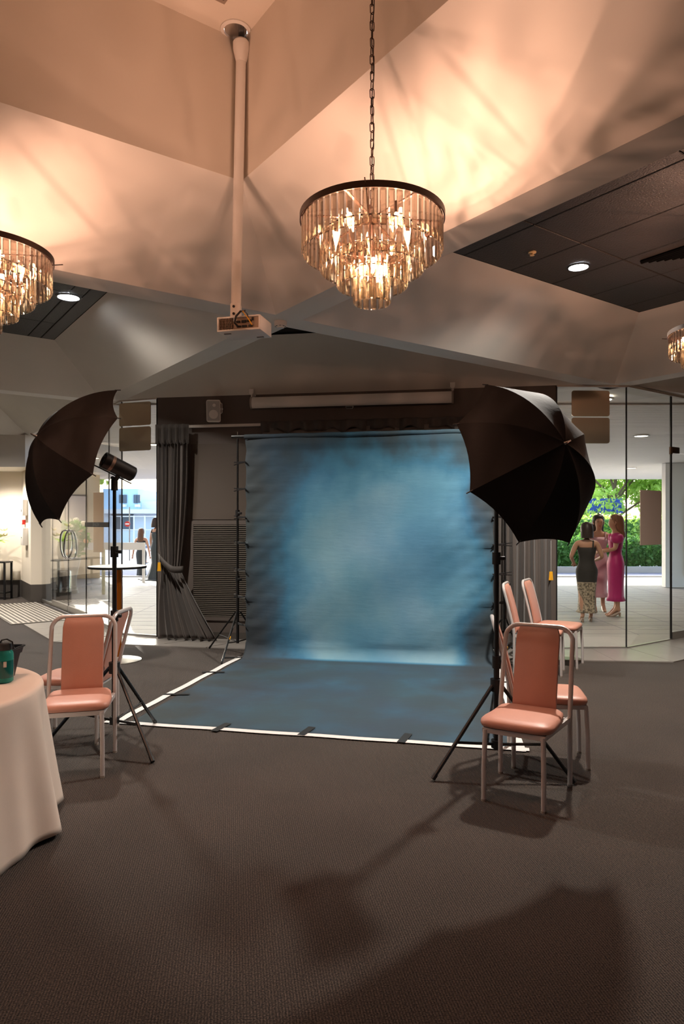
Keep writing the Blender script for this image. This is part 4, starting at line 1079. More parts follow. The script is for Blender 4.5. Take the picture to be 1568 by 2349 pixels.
# white tape round the floor part, black gaffer strips
def strip(a, b_, w_, z, name, m_, label, cat, group=None, n=30, wob=.004):
    d = (b_-a).normalized(); nn = V(-d.y, d.x, 0); L_, R_ = [], []
    for k in range(n+1):
        c = a.lerp(b_, k/n)+nn*wob*math.sin(k*.9); L_.append(c+nn*w_/2+V(0,0,z)); R_.append(c-nn*w_/2+V(0,0,z))
    b = MB(); b.loft([L_, R_], closed=False); o = b.build(name, m_, smooth=0)
    o.modifiers.new('thick', 'SOLIDIFY').thickness = .0012
    return tag(o, label, cat, group)
off_ = .012
strip(BL+V(-.05,-.0,0), FL+V(-.12,-.05,0), .068, .0085, 'floor_tape', M['white_tape'], 'white tape along the table side edge of the blue backdrop', 'tape')
strip(FL+V(-.2,.02,0), FR+V(.09,-.03,0), .068, .0100, 'floor_tape', M['white_tape'], 'white tape along the front edge of the blue backdrop', 'tape')
strip(BR+V(.045,-.08,0), FR+V(.02,-.06,0), .068, .0085, 'floor_tape', M['white_tape'], 'white tape running under the chairs along the backdrop edge', 'tape')
ld = (FL-BL).normalized(); fdir = (FR-FL).normalized()
for (px, py, d) in ((535, 1510, V(1,0,0)), (489, 1544, V(1,0,0)), (405, 1595, V(1,0,0))):
    c = onfloor(px, py, .0); d = V(1, 0, 0); strip(c-d*.12, c+d*.12, .045, .0125, 'gaffer_strip', M['black_tape'], 'short black tape strip across the side edge of the backdrop', 'tape', 'black strips on the side edge', n=4, wob=0)
for (px, py) in ((507, 1671), (703, 1680), (928, 1696)):
    c = onfloor(px, py); d = V(.35, .94, 0).normalized(); strip(c-d*.11, c+d*.11, .06, .0125, 'gaffer_strip', M['black_tape'], 'short black tape strip across the front edge of the backdrop', 'tape', 'black strips on the front edge', n=4, wob=0)
for (px, py) in ((1155, 1567),):
    c = onfloor(px, py); d = V(1, 0, 0); strip(c-d*.12, c+d*.12, .045, .0125, 'gaffer_strip', M['black_tape'], 'black tape strip at the edge of the backdrop by the chairs', 'tape', n=4, wob=0)

# ------------------------------------------------------------------ stands
def tripod(t, c, feet, hub_z, brace_z, col, r=.011, brace=True):
    for ft in feet:
        ft = Vector(ft); hub = V(c.x, c.y, hub_z); d = (V(ft.x, ft.y, 0)-V(c.x, c.y, 0)).normalized()
        a = hub+d*.035; b_ = V(ft.x, ft.y, r)
        m = MB(); m.tube([a, b_], r, 8); lg = m.build('leg', col, t, world=True)
        m = MB(); m.tube([b_.lerp(a, .05), b_], r*1.25, 8); m.build('rubber_foot', M['black_plastic'], lg, world=True)
        if brace:
            k = (hub_z-brace_z)/(hub_z-r); mid = a.lerp(b_, .62)
            m = MB(); m.tube([V(c.x, c.y, brace_z)+d*.02, mid], r*.75, 6); m.build('brace', col, t, world=True)
def light_stand(label, c, feet, z_top, sections):
    t = thing('light_stand', label, 'light stand', c)
    zs_ = [.12]+sections+[z_top]
    for k in range(len(zs_)-1):
        m = MB(); r = .019-.003*k; m.cyl(c+V(0,0,zs_[k]), c+V(0,0,zs_[k+1]), r, n=14); m.build('column', M['black_paint'], t, world=True)
        if k:
            m = MB(); m.cyl(c+V(0,0,zs_[k]-.07), c+V(0,0,zs_[k]+.01), .028, n=14); m.bbox(c+V(.03,-.01,zs_[k]-.03), (.05, .03, .025), .006); m.build('collar', M['black_plastic'], t, world=True)
    m = MB(); m.cyl(c+V(0,0,.50), c+V(0,0,.58), .04, n=14); m.build('leg_hub', M['black_plastic'], t, world=True)
    m = MB(); m.cyl(c+V(0,0,.13), c+V(0,0,.18), .035, n=14); m.build('brace_hub', M['black_plastic'], t, world=True)
    tripod(t, c, feet, .54, .155, M['black_paint'], .0125)
    return t
CL_ = V(-1.67, 5.02, 0); CR_ = V(1.012, 4.48, 0)
light_stand('black light stand beside the white clothed table', CL_, [onfloor(350, 1752), onfloor(112, 1700), onfloor(356, 1661)], 1.90, [.95, 1.42])
light_stand('black light stand in front of the row of pink chairs', CR_, [onfloor(992, 1792), onfloor(1318, 1800), V(1.06, 5.0, 0)], 1.84, [.72, 1.40])

def umbrella(label, axis, rim_c, roll, head_pos, sub):
    """axis points from the opening to the ferrule; rim_c is the centre of the rim circle"""
    ax = Vector(axis).normalized(); u0 = ax.cross(V(0,0,1)).normalized(); v0 = ax.cross(u0)
    u = u0*math.cos(roll)+v0*math.sin(roll); v = ax.cross(u)
    Rm, al = .556, math.radians(59.2); rho = Rm/math.sin(al)
    t = thing('photo_umbrella', label, 'umbrella', rim_c)
    def rib(k, s): 
        an = 2*PI*k/8; r = rho*math.sin(s*al); h = rho*(math.cos(s*al)-math.cos(al))
        return rim_c+(u*math.cos(an)+v*math.sin(an))*r+ax*h
    rows = []; ns, nq = 20, 8
    for i in range(1, ns+1):
        row = []
        for k in range(8):
            for q in range(nq):
                w_ = q/nq; sc_ = 4*w_*(1-w_); s_ = i/ns*(1-.048*sc_)
                a, b_ = rib(k, s_), rib((k+1) % 8, s_)
                p = a.lerp(b_, w_)
                mid = (p-(rim_c-ax*.0)); p = p+ax*(-.012*sc_*math.sin(PI*i/ns))
                row.append(p)
        rows.append(row)
    m = MB(); m.loft(rows, closed=True); o0 = len(m.v); m.v.append(rib(0, 0)); m.f += [(o0, (k+1) % 64, k) for k in range(64)]
    cn = m.build('canopy', M['umbrella'], t, world=True, smooth=22)
    for k in range(8):
        m = MB(); m.tube([rib(k, i/12)-ax*.006 for i in range(13)], .0025, 5); m.tube([rib(k, .5)-ax*.006, rim_c+ax*.05], .002, 4); m.build('rib', M['brushed'], t, world=True)
        e = rib(k, 1); e0 = rib(k, .97); m = MB(); m.tube([e0, e+(e-e0).normalized()*.022], .0038, 6); m.build('rib_tip', M['black_plastic'], t, world=True)
    m = MB(); m.tube([rib(0, 0)+ax*.01, rim_c-ax*.42], .005, 8); m.build('shaft', M['brushed'] if sub else M['black_paint'], t, world=True)
    m = MB(); apex = rib(0, 0); m.tube([apex-ax*.005, apex+ax*.008, apex+ax*.04], [.014, .009, .005], 10); m.build('ferrule', M['chrome'], t, world=True)
    return t
def strobe(label, pos, axis, stand_c, stand_z):
    ax = Vector(axis).normalized(); t = thing('studio_strobe', label, 'flash head', pos)
    m = MB(); m.lathe([(.0, -.125), (.045, -.125), (.057, -.115), (.059, -.02), (.059, .05)], 28, pos, ax); m.build('body', M['black_plastic'], t, world=True)
    m = MB(); m.lathe([(.0605, .05), (.0605, .073)], 28, pos, ax); m.build('silver_band', mat('band_silver', rgb(150, 130, 118), .35, metal=.6), t, world=True)
    m = MB(); m.lathe([(.060, .073), (.061, .122), (.054, .124), (.047, .1), (0, .1)], 28, pos, ax); m.build('reflector_cone', M['black_paint'], t, world=True)
    m = MB(); m.lathe([(.047, .101), (.03, .112), (0, .116)], 20, pos, ax); m.build('diffuser_dome', mat('frost', rgb(120, 118, 116), .4), t, world=True)
    b0 = V(stand_c.x, stand_c.y, stand_z); below = pos-V(0,0,.055)
    m = MB(); m.cyl(b0-V(0,0,.06), b0+V(0,0,.02), .024, n=14); m.tube([b0, below+ax*.0], .016, 8); m.build('swivel', M['black_plastic'], t, world=True)
    m = MB(); m.tube([b0+V(.0,-.02,.03), b0+V(0,-.05,.03)], .012, 8); m.build('clamp_knob', M['chrome'], t, world=True)
    return t
axL = V(-.722, -.556, .412).normalized(); axR = V(.489, -.82, .298).normalized()
rimL = at(181.2, 1049.7, 4.894); rimR = at(1207.9, 1062.6, 4.25)
umbrella('black reflective umbrella open beside the tall bistro table', axL, rimL, .476, None, False)
umbrella('black reflective umbrella open above the pink chairs', axR, rimR, 1.156, None, True)
hL = at(272, 1072, 5.0); strobe('black flash head with silver band on the stand by the table', hL, axL, CL_, 1.90)
hR = V(1.03, 4.47, 1.93); strobe('black flash head hidden behind the large umbrella', hR, axR, CR_, 1.84)

# backdrop stands
def backdrop_stand(label, c, feet, top, chrome_k):
    t = thing('backdrop_stand', label, 'stand', c)
    for z0, z1, r in ((.14, .95, .018), (.95, 1.75, .0145), (1.75, top, .0115)):
        m = MB(); m.cyl(c+V(0,0,z0), c+V(0,0,z1), r, n=12); m.build('column', M['black_paint'], t, world=True)
    for z0 in (.95, 1.75):
        m = MB(); m.cyl(c+V(0,0,z0-.06), c+V(0,0,z0+.01), .026, n=12); m.bbox(c+V(.03,-.02,z0-.03), (.05,.03,.03), .006); m.build('collar', M['black_plastic'], t, world=True)
    m = MB(); m.cyl(c+V(0,0,top), c+V(0,0,top+.09), .006, n=8); m.build('spigot', M['chrome'], t, world=True)
    tripod(t, c, feet, .52, .16, M['black_paint'], .010)
    # one chromed leg sleeve, as on the near leg
    ft = Vector(feet[chrome_k]); hub = V(c.x, c.y, .52); m = MB(); a, b_ = hub.lerp(V(ft.x, ft.y, .012), .12), hub.lerp(V(ft.x, ft.y, .012), .97)
    m.tube([a+V(0,-.004,0), b_+V(0,-.004,0)], .0125, 8); m.build('chrome_sleeve', M['chrome'], t, world=True)
    m = MB(); q = a.lerp(b_, .45)+V(0,-.004,0); m.tube([q, a.lerp(b_, .52)+V(0,-.004,0)], .0145, 8); m.build('yellow_band', M['yellow_tag'], t, world=True)
sL = V(-1.27, 8.32, 0); sR = V(1.83, 7.68, 0)
backdrop_stand('thin black backdrop stand against the louvred wall', sL, [onfloor(508, 1523), onfloor(480, 1488), V(-.95, 8.5, 0)], 2.62, 0)
backdrop_stand('thin black backdrop stand behind the pink chairs', sR, [V(1.72, 7.09, 0), V(2.12, 8.1, 0), V(1.45, 8.0, 0)], 2.62, 0)
for side, sc_, lab in ((-1, sL, 'black spring clamp holding the backdrop to the stand by the louvred wall'), (1, sR, 'black spring clamp holding the backdrop to the stand by the chairs')):
    for s_ in CLV:
        z = ZB-s_; e = (BL if side < 0 else BR)+V(0,0,z)+bn*.0
        o_ = V(sc_.x, sc_.y, z)
        d = (e-o_); d.z = 0; d.normalize()
        t = thing('spring_clamp', lab, 'clamp', o_, group='clamps left' if side < 0 else 'clamps right')
        t['group'] = 'clamps by the louvred wall' if side < 0 else 'clamps by the chairs'
        for dz in (.010, -.010):
            m = MB(); m.tube([o_-d*.10+V(0,0,dz*1.8), o_+V(0,0,dz*.9), e+d*.02+V(0,0,dz*.35)], [.006, .009, .005], 6); m.build('jaw', M['black_plastic'], t, world=True)

# ------------------------------------------------------------------ chairs (local +Y is forward)
def make_chair(label):
    t = thing('banquet_chair', label, 'chair', group='pink vinyl chairs with grey tube frames')
    def lean(z): return -.235-(.125*((z-.44)/.51)**1.1 if z > .44 else 0)
    pts = []
    for z in (0.006, .2, .40, .46, .55, .65, .75, .84): pts.append(V(-.215+.012*(z > .5)*(z-.5), lean(z), z))
    for k in range(1, 7):
        an = PI-PI/2*k/6; cx, cz, r = -.125, .855, .088; z = cz+r*math.sin(an); pts.append(V(cx+r*math.cos(an), lean(z), z))
    pts += [V(-q.x, q.y, q.z) for q in reversed(pts)]
    m = MB(); m.tube(pts, .0145, 10); m.build('back_frame', M['chair_frame'], t)
    for s in (-1, 1):
        m = MB(); m.tube([V(s*.165, .225, .41), V(s*.17, .235, .2), V(s*.17, .238, .006)], .0145, 10); lg = m.build('leg', M['chair_frame'], t)
        m = MB(); m.cyl((s*.17, .238, 0), (s*.17, .238, .012), .0155, n=10); m.build('leg_cap', M['grey_plastic'], lg)
        m = MB(); m.cyl((s*.215, -.235, 0), (s*.215, -.235, .012), .0155, n=10); m.build('leg_cap', M['grey_plastic'], t)
    m = MB(); m.box((0, .222, .405), (.36, .02, .028)); m.box((0, -.2, .405), (.42, .02, .028))
    for s in (-1, 1): m.box((s*.188, .0, .405), (.02, .47, .028), Matrix.Rotation(s*.09, 3, 'Z'))
    m.build('seat_frame', M['chair_frame'], t, smooth=0)
    # padded seat
    rings = []; n = 40
    def outline(sx, sy, z):
        r = []
        for k in range(n):
            an = 2*PI*k/n; c, s_ = math.cos(an), math.sin(an); e = .32
            x = math.copysign(abs(c)**e, c); y = math.copysign(abs(s_)**e, s_)
            wd_ = .213 if y > 0 else .200; r.append(V(x*wd_*sx, .015+y*.228*sy, z))
        return r
    for sx, sy, z in ((.90, .90, .418), (.97, .975, .424), (1, 1, .440), (.985, .985, .456), (.92, .93, .468), (.7, .7, .476), (.3, .3, .479)): rings.append(outline(sx, sy, z))
    m = MB(); m.loft(rings, cap=True); m.build('seat', M['vinyl'], t, smooth=50)
    # back panel, curved with the frame
    rows_f, rows_b = [], []; N = 16
    for i in range(N+1):
        z = .425+(.935-.425)*i/N; w_ = .137 if i < N-1 else .132 if i < N else .12
        y = lean(z)+.004; dish = .010*math.sin(PI*min(1, max(0, (z-.45)/.5)))
        sec = []
        for x, yy in ((-1, .002), (-.97, .016), (-.5, .024), (0, .026), (.5, .024), (.97, .016), (1, .002), (.97, -.010), (0, -.013), (-.97, -.010)):
            th_ = 1 if 0 < i < N else .35
            sec.append(V(x*w_, y+yy*th_+dish, z))
        rows_f.append(sec)
    m = MB(); m.loft(rows_f, cap=True); m.build('backrest', M['vinyl'], t, smooth=50)
    return t
def chair_at(front, rear):
    f = Vector(front)-Vector(rear); return V(*((Vector(front)+Vector(rear))/2).xy, 0), face_rot(f.x, f.y)
CH = [
 ((.966, 3.86), (1.20, 4.267), 'pink vinyl chair facing out beneath the large umbrella stand'),
 ((-1.675, 4.27), (-1.79, 4.71), 'pink vinyl chair standing against the white tablecloth'),
 ((-2.236, 5.16), (-1.766, 5.15), 'pink vinyl chair turned sideways behind the chair at the tablecloth'),
 ((1.62, 4.597), (1.157, 4.677), 'pink vinyl chair turned sideways just behind the umbrella stand chair'),
 ((2.34, 7.265), (1.90, 7.44), 'pink vinyl chair nearest the backdrop stand in the far pair by the curtain'),
 ((2.65, 7.63), (2.24, 7.86), 'pink vinyl chair nearest the glass wall in the far pair by the curtain')]
proto = None
for fr_, re_, lab in CH:
    loc, rz = chair_at(V(*fr_, 0), V(*re_, 0))
    if proto is None: proto = make_chair(lab); place(proto, loc, rz)
    else: dup(proto, loc, rz, lab)

# ------------------------------------------------------------------ clothed round table with bottle and basket
TC = V(-2.31, 3.43, 0); TR, TZ = .735, .75
t = thing('round_table', 'round banquet table hidden under a white cloth', 'table', TC)
m = MB(); m.lathe([(0, .715), (TR, .715), (TR, .745), (0, .745)], 48); m.build('tabletop', M['table_white'], t)
for k in range(4):
    an = PI/4+k*PI/2; m = MB(); m.cyl((.5*math.cos(an), .5*math.sin(an), 0), (.45*math.cos(an), .45*math.sin(an), .715), .016, n=8); m.build('leg', M['brushed'], t)
n = 240; rings = []
FOLDS = 13
def fold(an, k):
    return (math.sin(an*FOLDS+.7)*.6+.4*math.sin(an*7+2.1)+.25*math.sin(an*23+.3))*k
for r, z in ((.02, TZ), (.3, TZ), (.6, TZ+.001), (.70, TZ+.001), (.728, TZ-.001), (.741, TZ-.008), (.747, TZ-.022)):
    rings.append([V(r*math.cos(2*PI*k/n), r*math.sin(2*PI*k/n), z) for k in range(n)])
for i in range(1, 22):
    v = i/21; z = TZ-.022-(TZ-.022-.016)*v; ring = []
    for k in range(n):
        an = 2*PI*k/n; r = .748+.075*v**1.2+fold(an, .055*v**.7)
        tw = .03*v*math.sin(an*5+1)
        ring.append(V(r*math.cos(an+tw*.3), r*math.sin(an+tw*.3), z+(.010*math.sin(an*9+2)+.006*math.sin(an*4))*v**3*(1 if v > .8 else 0)+.004*v))
    rings.append(ring)
m = MB(); m.loft(rings); m.f.append(tuple(range(n)))
o = m.build('tablecloth', M['cloth_white'], smooth=60); o.location = TC; tag(o, 'white tablecloth draped to the floor over the round table', 'tablecloth')
o.modifiers.new('thick', 'SOLIDIFY').thickness = .003
# teal water bottle
bpz = TZ+.003; q = at(8, 1562, 3.5); BD = (CAM_H-bpz)*F/(1564-HZ); bp_ = V((8-CX)/F*BD, BD, bpz)
t = thing('water_bottle', 'teal translucent wide bottle with dark screw lid on the table', 'bottle', bp_)
def teal_mat():
    m = bpy.data.materials.new('teal_plastic'); m.use_nodes = True; b = m.node_tree.nodes['Principled BSDF']
    b.inputs['Base Color'].default_value = rgb(60, 176, 162); b.inputs['Roughness'].default_value = .12; b.inputs['Transmission Weight'].default_value = .35; b.inputs['IOR'].default_value = 1.3
    return m
m = MB(); m.lathe([(0, 0), (.042, 0), (.049, .006), (.050, .03), (.050, .148), (.047, .160), (.040, .168), (.038, .176)], 32); m.build('body', teal_mat(), t)
m = MB(); m.lathe([(0, .008), (.047, .008), (.0505, .03), (.0506, .118), (.04, .119), (0, .119)], 32); m.build('liquid', mat('teal_water', rgb(14, 96, 92), .15), t)
m = MB()
m.lathe([(.041, .172), (.043, .176), (.043, .205), (.040, .21), (0, .211)], 32); m.build('lid', mat('lid_dark', rgb(50, 54, 56), .5), t)
m = MB(); m.tube([V(-.02, 0, .205), V(.0, -.02, .225), V(.03, -.025, .232), V(.052, -.01, .215), V(.054, 0, .18)], .004, 6); m.build('lid_strap', M['black_plastic'], t)
m = MB(); m.add([V(.0512*math.sin(a), -.0512*math.cos(a), z) for z in (.085, .115) for a in (.45, .6, .75)], [(0,1,4,3), (1,2,5,4)]); m.build('label', M['white_plastic'], t)
q = at(-18, 1520, 3.86); BD2 = (CAM_H-bpz)*F/(1524-HZ)
bk_ = V((-20-CX)/F*3.74, 3.74, bpz)
t = thing('black_basket', 'black plastic basket with a rolled rim behind the teal bottle', 'basket', bk_)
def rrect(x, y, r, z, k=5):
    out = []
    for cx, cy, a0 in ((x-r, y-r, 0), (-x+r, y-r, 90), (-x+r, -y+r, 180), (x-r, -y+r, 270)):
        for i in range(k+1): an = math.radians(a0+90*i/k); out.append(V(cx+r*math.cos(an), cy+r*math.sin(an), z))
    return out
m = MB(); m.loft([rrect(.10, .075, .02, 0), rrect(.125, .09, .025, .125), rrect(.132, .097, .025, .127), rrect(.138, .103, .025, .155), rrect(.145, .11, .025, .16), rrect(.145, .11, .025, .166), rrect(.134, .1, .025, .166), rrect(.098, .073, .02, .01)], cap=True); m.build('body', M['black_plastic'], t, smooth=40)
m = MB(); m.tube([V(.14, -.02, .165), V(.12, -.06, .185), V(.06, -.1, .18), V(.04, -.11, .165)], .004, 6); m.build('handle', M['black_plastic'], t)

# ------------------------------------------------------------------ tall bistro table
p = onfloor(269, 1515)
t = thing('bistro_table', 'tall bistro table with white top and amber column', 'table', p)
m = MB(); m.lathe([(0, 1.075), (.322, 1.075), (.327, 1.08), (.327, 1.098), (.322, 1.102), (0, 1.102)], 48); tt = m.build('tabletop', M['table_white'], t)
m = MB(); m.lathe([(.3275, 1.076), (.3295, 1.08), (.3295, 1.099), (.3275, 1.101)], 48); m.build('edge_band', M['black_plastic'], tt)
m = MB(); m.cyl((0, 0, .02), (0, 0, 1.076), .048, n=24); m.build('column', M['amber'], t)
m = MB(); m.lathe([(0, 0), (.272, 0), (.272, .008), (.25, .014), (.06, .03), (.05, .05), (0, .05)], 48); m.build('base_plate', M['brushed'], t)

# ------------------------------------------------------------------ lobby: console table, flowers, wall boxes
t = thing('console_table', 'black metal console table against the cream lobby wall', 'table', V(-7.76, 14.4, 0))
m = MB(); m.box((0, 0, .78), (1.5, .34, .03)); m.build('top', M['black_paint'], t, smooth=0)
for x in (-.73, .73):
    for y in (-.15, .15):
        m = MB(); m.box((x, y, .39), (.035, .035, .78)); m.build('leg', M['black_paint'], t, smooth=0)
m = MB(); m.box((0, 0, .14), (1.46, .3, .02)); m.build('shelf', M['black_paint'], t, smooth=0)
t = thing('flower_vase', 'vase of white lilies and green leaves on the console table', 'flowers', V(-7.30, 14.4, .796))
m = MB(); m.lathe([(.06, 0), (.09, .1), (.1, .25), (.07, .36), (.08, .4), (.07, .4), (.05, .3), (0, .05)], 20); m.build('vase', M['white_plastic'], t)
rnd = random.Random(9)
for k in range(14):
    an, el = rnd.uniform(0, 2*PI), rnd.uniform(.35, 1.3); d = V(math.cos(an)*math.cos(el), math.sin(an)*math.cos(el)*.6, math.sin(el)); L_ = rnd.uniform(.35, .62)
    b0 = V(0, 0, .38); sd2 = d.cross(V(0,0,1)).normalized()
    pts = [b0+d*(L_*s_)+V(0,0,-.16*s_*s_) for s_ in (0, .25, .5, .75, 1)]; wds = (.008, .028, .03, .02, .002)
    m = MB(); m.loft([[q-sd2*w_ for q, w_ in zip(pts, wds)], [q+V(0,0,.006) for q in pts], [q+sd2*w_ for q, w_ in zip(pts, wds)]], closed=False); m.build('leaf', M['leaf_light'], t)
for k in range(7):
    an = rnd.uniform(0, 2*PI); c = V(.18*math.cos(an), .12*math.sin(an), rnd.uniform(.5, .75))
    for j in range(6):
        a2 = j*PI/3; d = V(math.cos(a2), math.sin(a2)*.6-.4, .5).normalized(); s2 = d.cross(V(.1,.2,1)).normalized()
        m = MB(); m.add([c, c+d*.06+s2*.025, c+d*.12, c+d*.06-s2*.025], [(0,1,2,3)]); m.build('petal', PETALS[1], t)
f0, f1 = V(-6.95, 14.85, 0), V(-6.27, 13.78, 0); fd = (f1-f0).normalized(); fn = V(-fd.y, fd.x, 0)*-1
if fn.x > 0: fn = -fn
RF = Matrix.Rotation(math.atan2(fd.y, fd.x), 3, 'Z')
def wallbox_item(name, label, cat, s_, z, size, m_, detail=None):
    c = f0+fd*s_+V(0,0,z); t = thing(name, label, cat, c+fn*size[1]/2)
    m = MB(); m.bbox(c+fn*size[1]/2, size, .008, RF); m.build('housing', m_, t, world=True)
    if detail: m = MB(); m.box(c+fn*(size[1]+.004)+V(0,0,detail[1]), (detail[2], .01, detail[3]), RF); m.build('detail', detail[0], t, world=True, smooth=0)
wallbox_item('control_cabinet', 'pale upper control cabinet with keyhole on the cream pier', 'cabinet', .72, 1.92, (.34, .10, .33), M['white_plastic'], (M['black_plastic'], -.06, .03, .05))
wallbox_item('fire_call_point', 'small red fire call point on the cream pier', 'alarm', .50, 1.62, (.12, .06, .1), M['red'], (M['white_plastic'], 0, .06, .05))
wallbox_item('meter_box', 'pale lower meter box on the cream pier', 'box', .74, 1.32, (.34, .10, .36), M['white_plastic'], (M['black_plastic'], -.02, .02, .02))

# ribbed entrance mat
A_, B_, C_, D_ = onfloor(20, 1404), onfloor(75, 1441), onfloor(170, 1412), onfloor(110, 1392)
t = thing('entrance_mat', 'ribbed aluminium entrance mat inside the glass doors', 'mat', (A_+C_)/2)
mo = GL(2.0)-E2*.1; mu = -E1; mv = -E2; ML, MW = 3.0, 1.0
m = MB(); m.prism([mo, mo+mu*ML, mo+mu*ML+mv*MW, mo+mv*MW], .0, .008); m.build('mat_base', M['skirting'], t, world=True, smooth=0)
m = MB(); k = .03
while k < MW-.05: m.prism([mo+mv*k, mo+mu*ML+mv*k, mo+mu*ML+mv*(k+.035), mo+mv*(k+.035)], .008, .014); k += .075
m.build('mat_ribs', mat('mat_rib', rgb(196, 188, 178), .4, metal=.3), t, world=True, smooth=0, kind='stuff')
m = MB()
for s_ in (0, ML): m.prism([mo+mu*(s_-.02), mo+mu*(s_+.02), mo+mu*(s_+.02)+mv*MW, mo+mu*(s_-.02)+mv*MW], 0, .015)
m.build('edge_bar', M['brushed'], t, world=True, smooth=0)

# ------------------------------------------------------------------ people outside
M['skin'] = mat('skin', rgb(206, 156, 128), .5)
M['lip'] = mat('lip', rgb(170, 80, 76), .5)
M['eye'] = mat('eye', rgb(40, 30, 26), .3)
def skin_body(t, J, E, m_, name='body', sub=2):
    me = bpy.data.meshes.new(name); bm = bmesh.new(); ly = bm.verts.layers.skin.verify(); vs = {k: bm.verts.new(p) for k, (p, r) in J.items()}
    for a, b_ in E: bm.edges.new((vs[a], vs[b_]))
    for k, (p, r) in J.items():
        vs[k][ly].radius = (r, r) if not isinstance(r, tuple) else r
        vs[k][ly].use_root = (k == 'pelvis')
    bm.to_mesh(me); bm.free(); me.materials.append(m_)
    o = bpy.data.objects.new(name, me); C.objects.link(o); o.parent = t
    sk = o.modifiers.new('skin', 'SKIN'); sk.use_smooth_shade = True
    sb = o.modifiers.new('sub', 'SUBSURF'); sb.levels = sub; sb.render_levels = sub
    return o
def person(label, loc, face, h, dress, hair, arms, hem, straps=0, hair_len=.30, lean=0, split=.0, heel=.045, sleeve=None, flare=1.0, bust=.775):
    t = thing('person', label, 'person', loc, face_rot(*face), group='women in evening dresses outside')
    J, E = {}, []
    def j(k, x, y, z, r, link=None):
        J[k] = (V(x*h, y*h, z*h), r*h if not isinstance(r, tuple) else tuple(q*h for q in r))
        if link: E.append((link, k))
    j('pelvis', 0, 0, .535, (.083, .062)); j('waist', 0, .004, .62, (.066, .05), 'pelvis'); j('chest', 0, .006, .72, (.078, .058), 'waist')
    j('upper', 0, 0, .785, (.07, .045), 'chest'); j('neck', 0, .004, .835, .028, 'upper'); j('neck2', 0, .012, .865, .027, 'neck')
    j('jaw', 0, .022, .885, (.036, .040), 'neck2'); j('face', 0, .016, .92, (.046, .054), 'jaw'); j('brow', 0, .008, .955, (.048, .056), 'face'); j('crown', 0, .0, .985, (.034, .036), 'brow')
    j('nose', 0, .070, .917, .008, 'face')
    for s, nm in ((-1, 'l'), (1, 'r')):
        el, wr = arms[nm]
        j('sh'+nm, s*.095, 0, .80, .034, 'upper'); j('el'+nm, el[0]*s, el[1], el[2], .022, 'sh'+nm); j('wr'+nm, wr[0]*s, wr[1], wr[2], .015, 'el'+nm)
        d = (V(*wr)-V(*el)).normalized(); d = V(d.x*s, d.y, d.z); side = d.cross(V(0, 1, 0)); side = side.normalized() if side.length > .1 else V(1,0,0); nrm = d.cross(side)
        w0 = V(wr[0]*s, wr[1], wr[2]); pa = w0+d*.028; pb = w0+d*.05
        j('pa'+nm, *pa, (.018, .009), 'wr'+nm); j('pb'+nm, *pb, (.017, .008), 'pa'+nm)
        for q, (off, ln) in enumerate(((-.015, .036), (-.005, .042), (.005, .040), (.014, .031))):
            f1 = pb+side*off+d*ln*.5; f2 = pb+side*off*1.15+d*ln+nrm*.010
            j('f%d%s' % (q, nm), *f1, .0050, 'pb'+nm); j('g%d%s' % (q, nm), *f2, .0042, 'f%d%s' % (q, nm))
        th = pa+side*-.022+nrm*.004; th2 = th+d*.022+side*-.008
        j('t0'+nm, *th, .0058, 'pa'+nm); j('t1'+nm, *th2, .0048, 't0'+nm)
        st = split*s
        j('hip'+nm, s*.048, 0, .50, .056, 'pelvis'); j('kn'+nm, s*.046, .005+st*.5, .285, .036, 'hip'+nm); j('ca'+nm, s*.046, -.008+st*.8, .20, .034, 'kn'+nm)
        j('an'+nm, s*.044, -.01+st, .045+heel, .019, 'ca'+nm); j('he'+nm, s*.044, -.03+st, .02+heel*.7, .016, 'an'+nm); j('ba'+nm, s*.046, .065+st, .014, (.021, .012), 'an'+nm); j('to'+nm, s*.046, .10+st, .010, (.014, .008), 'ba'+nm)
    skin_body(t, J, E, M['skin'])
    for s in (-1, 1):
        m = MB(); m.lathe([(0, -.004*h), (.006*h, 0), (0, .003*h)], 8, V(s*.019*h, .064*h, .934*h), (0,1,0)); m.build('eye', M['eye'], t)
        m = MB(); m.tube([V(s*.049*h, .012*h, .935*h), V(s*.054*h, .004*h, .925*h), V(s*.05*h, .012*h, .908*h)], .006*h, 6); m.build('ear', M['skin'], t)
        m = MB(); ft = V(s*.045*h, split*s*h, 0)
        m.tube([ft+V(0, .09*h, .006*h), ft+V(0, .04*h, .008*h), ft+V(0, -.03*h, (.012+heel*.7)*h)], [.016*h, .018*h, .012*h], 8); m.tube([ft+V(0, -.032*h, (.012+heel*.7)*h), ft+V(0, -.034*h, 0)], [.009*h, .004*h], 6); m.build('shoe', M['shoe'], t)
    m = MB(); m.lathe([(0, -.003*h), (.011*h, 0), (0, .003*h)], 8, V(0, .062*h, .897*h), (0,1,.1)); m.build('mouth', M['lip'], t)
    # dress: elliptical rings down the body
    rings = []; n = 48
    prof = [(bust, .083, .062), (.74, .092, .072), (.70, .086, .066), (.66, .076, .058), (.62, .074, .057), (.58, .086, .068), (.535, .104, .080), (.50, .106, .082), (.42, .098, .078), (.34, .088, .074), (.28, .082, .072), (.20, .082, .074), (.12, .088, .08), (.05, .098, .09), (.012, .105, .10)]
    prof = [q for q in prof if q[0] >= hem-.001]+[(hem, prof[-1][1]*.98*flare if hem > .05 else .12*flare, .09*flare)]
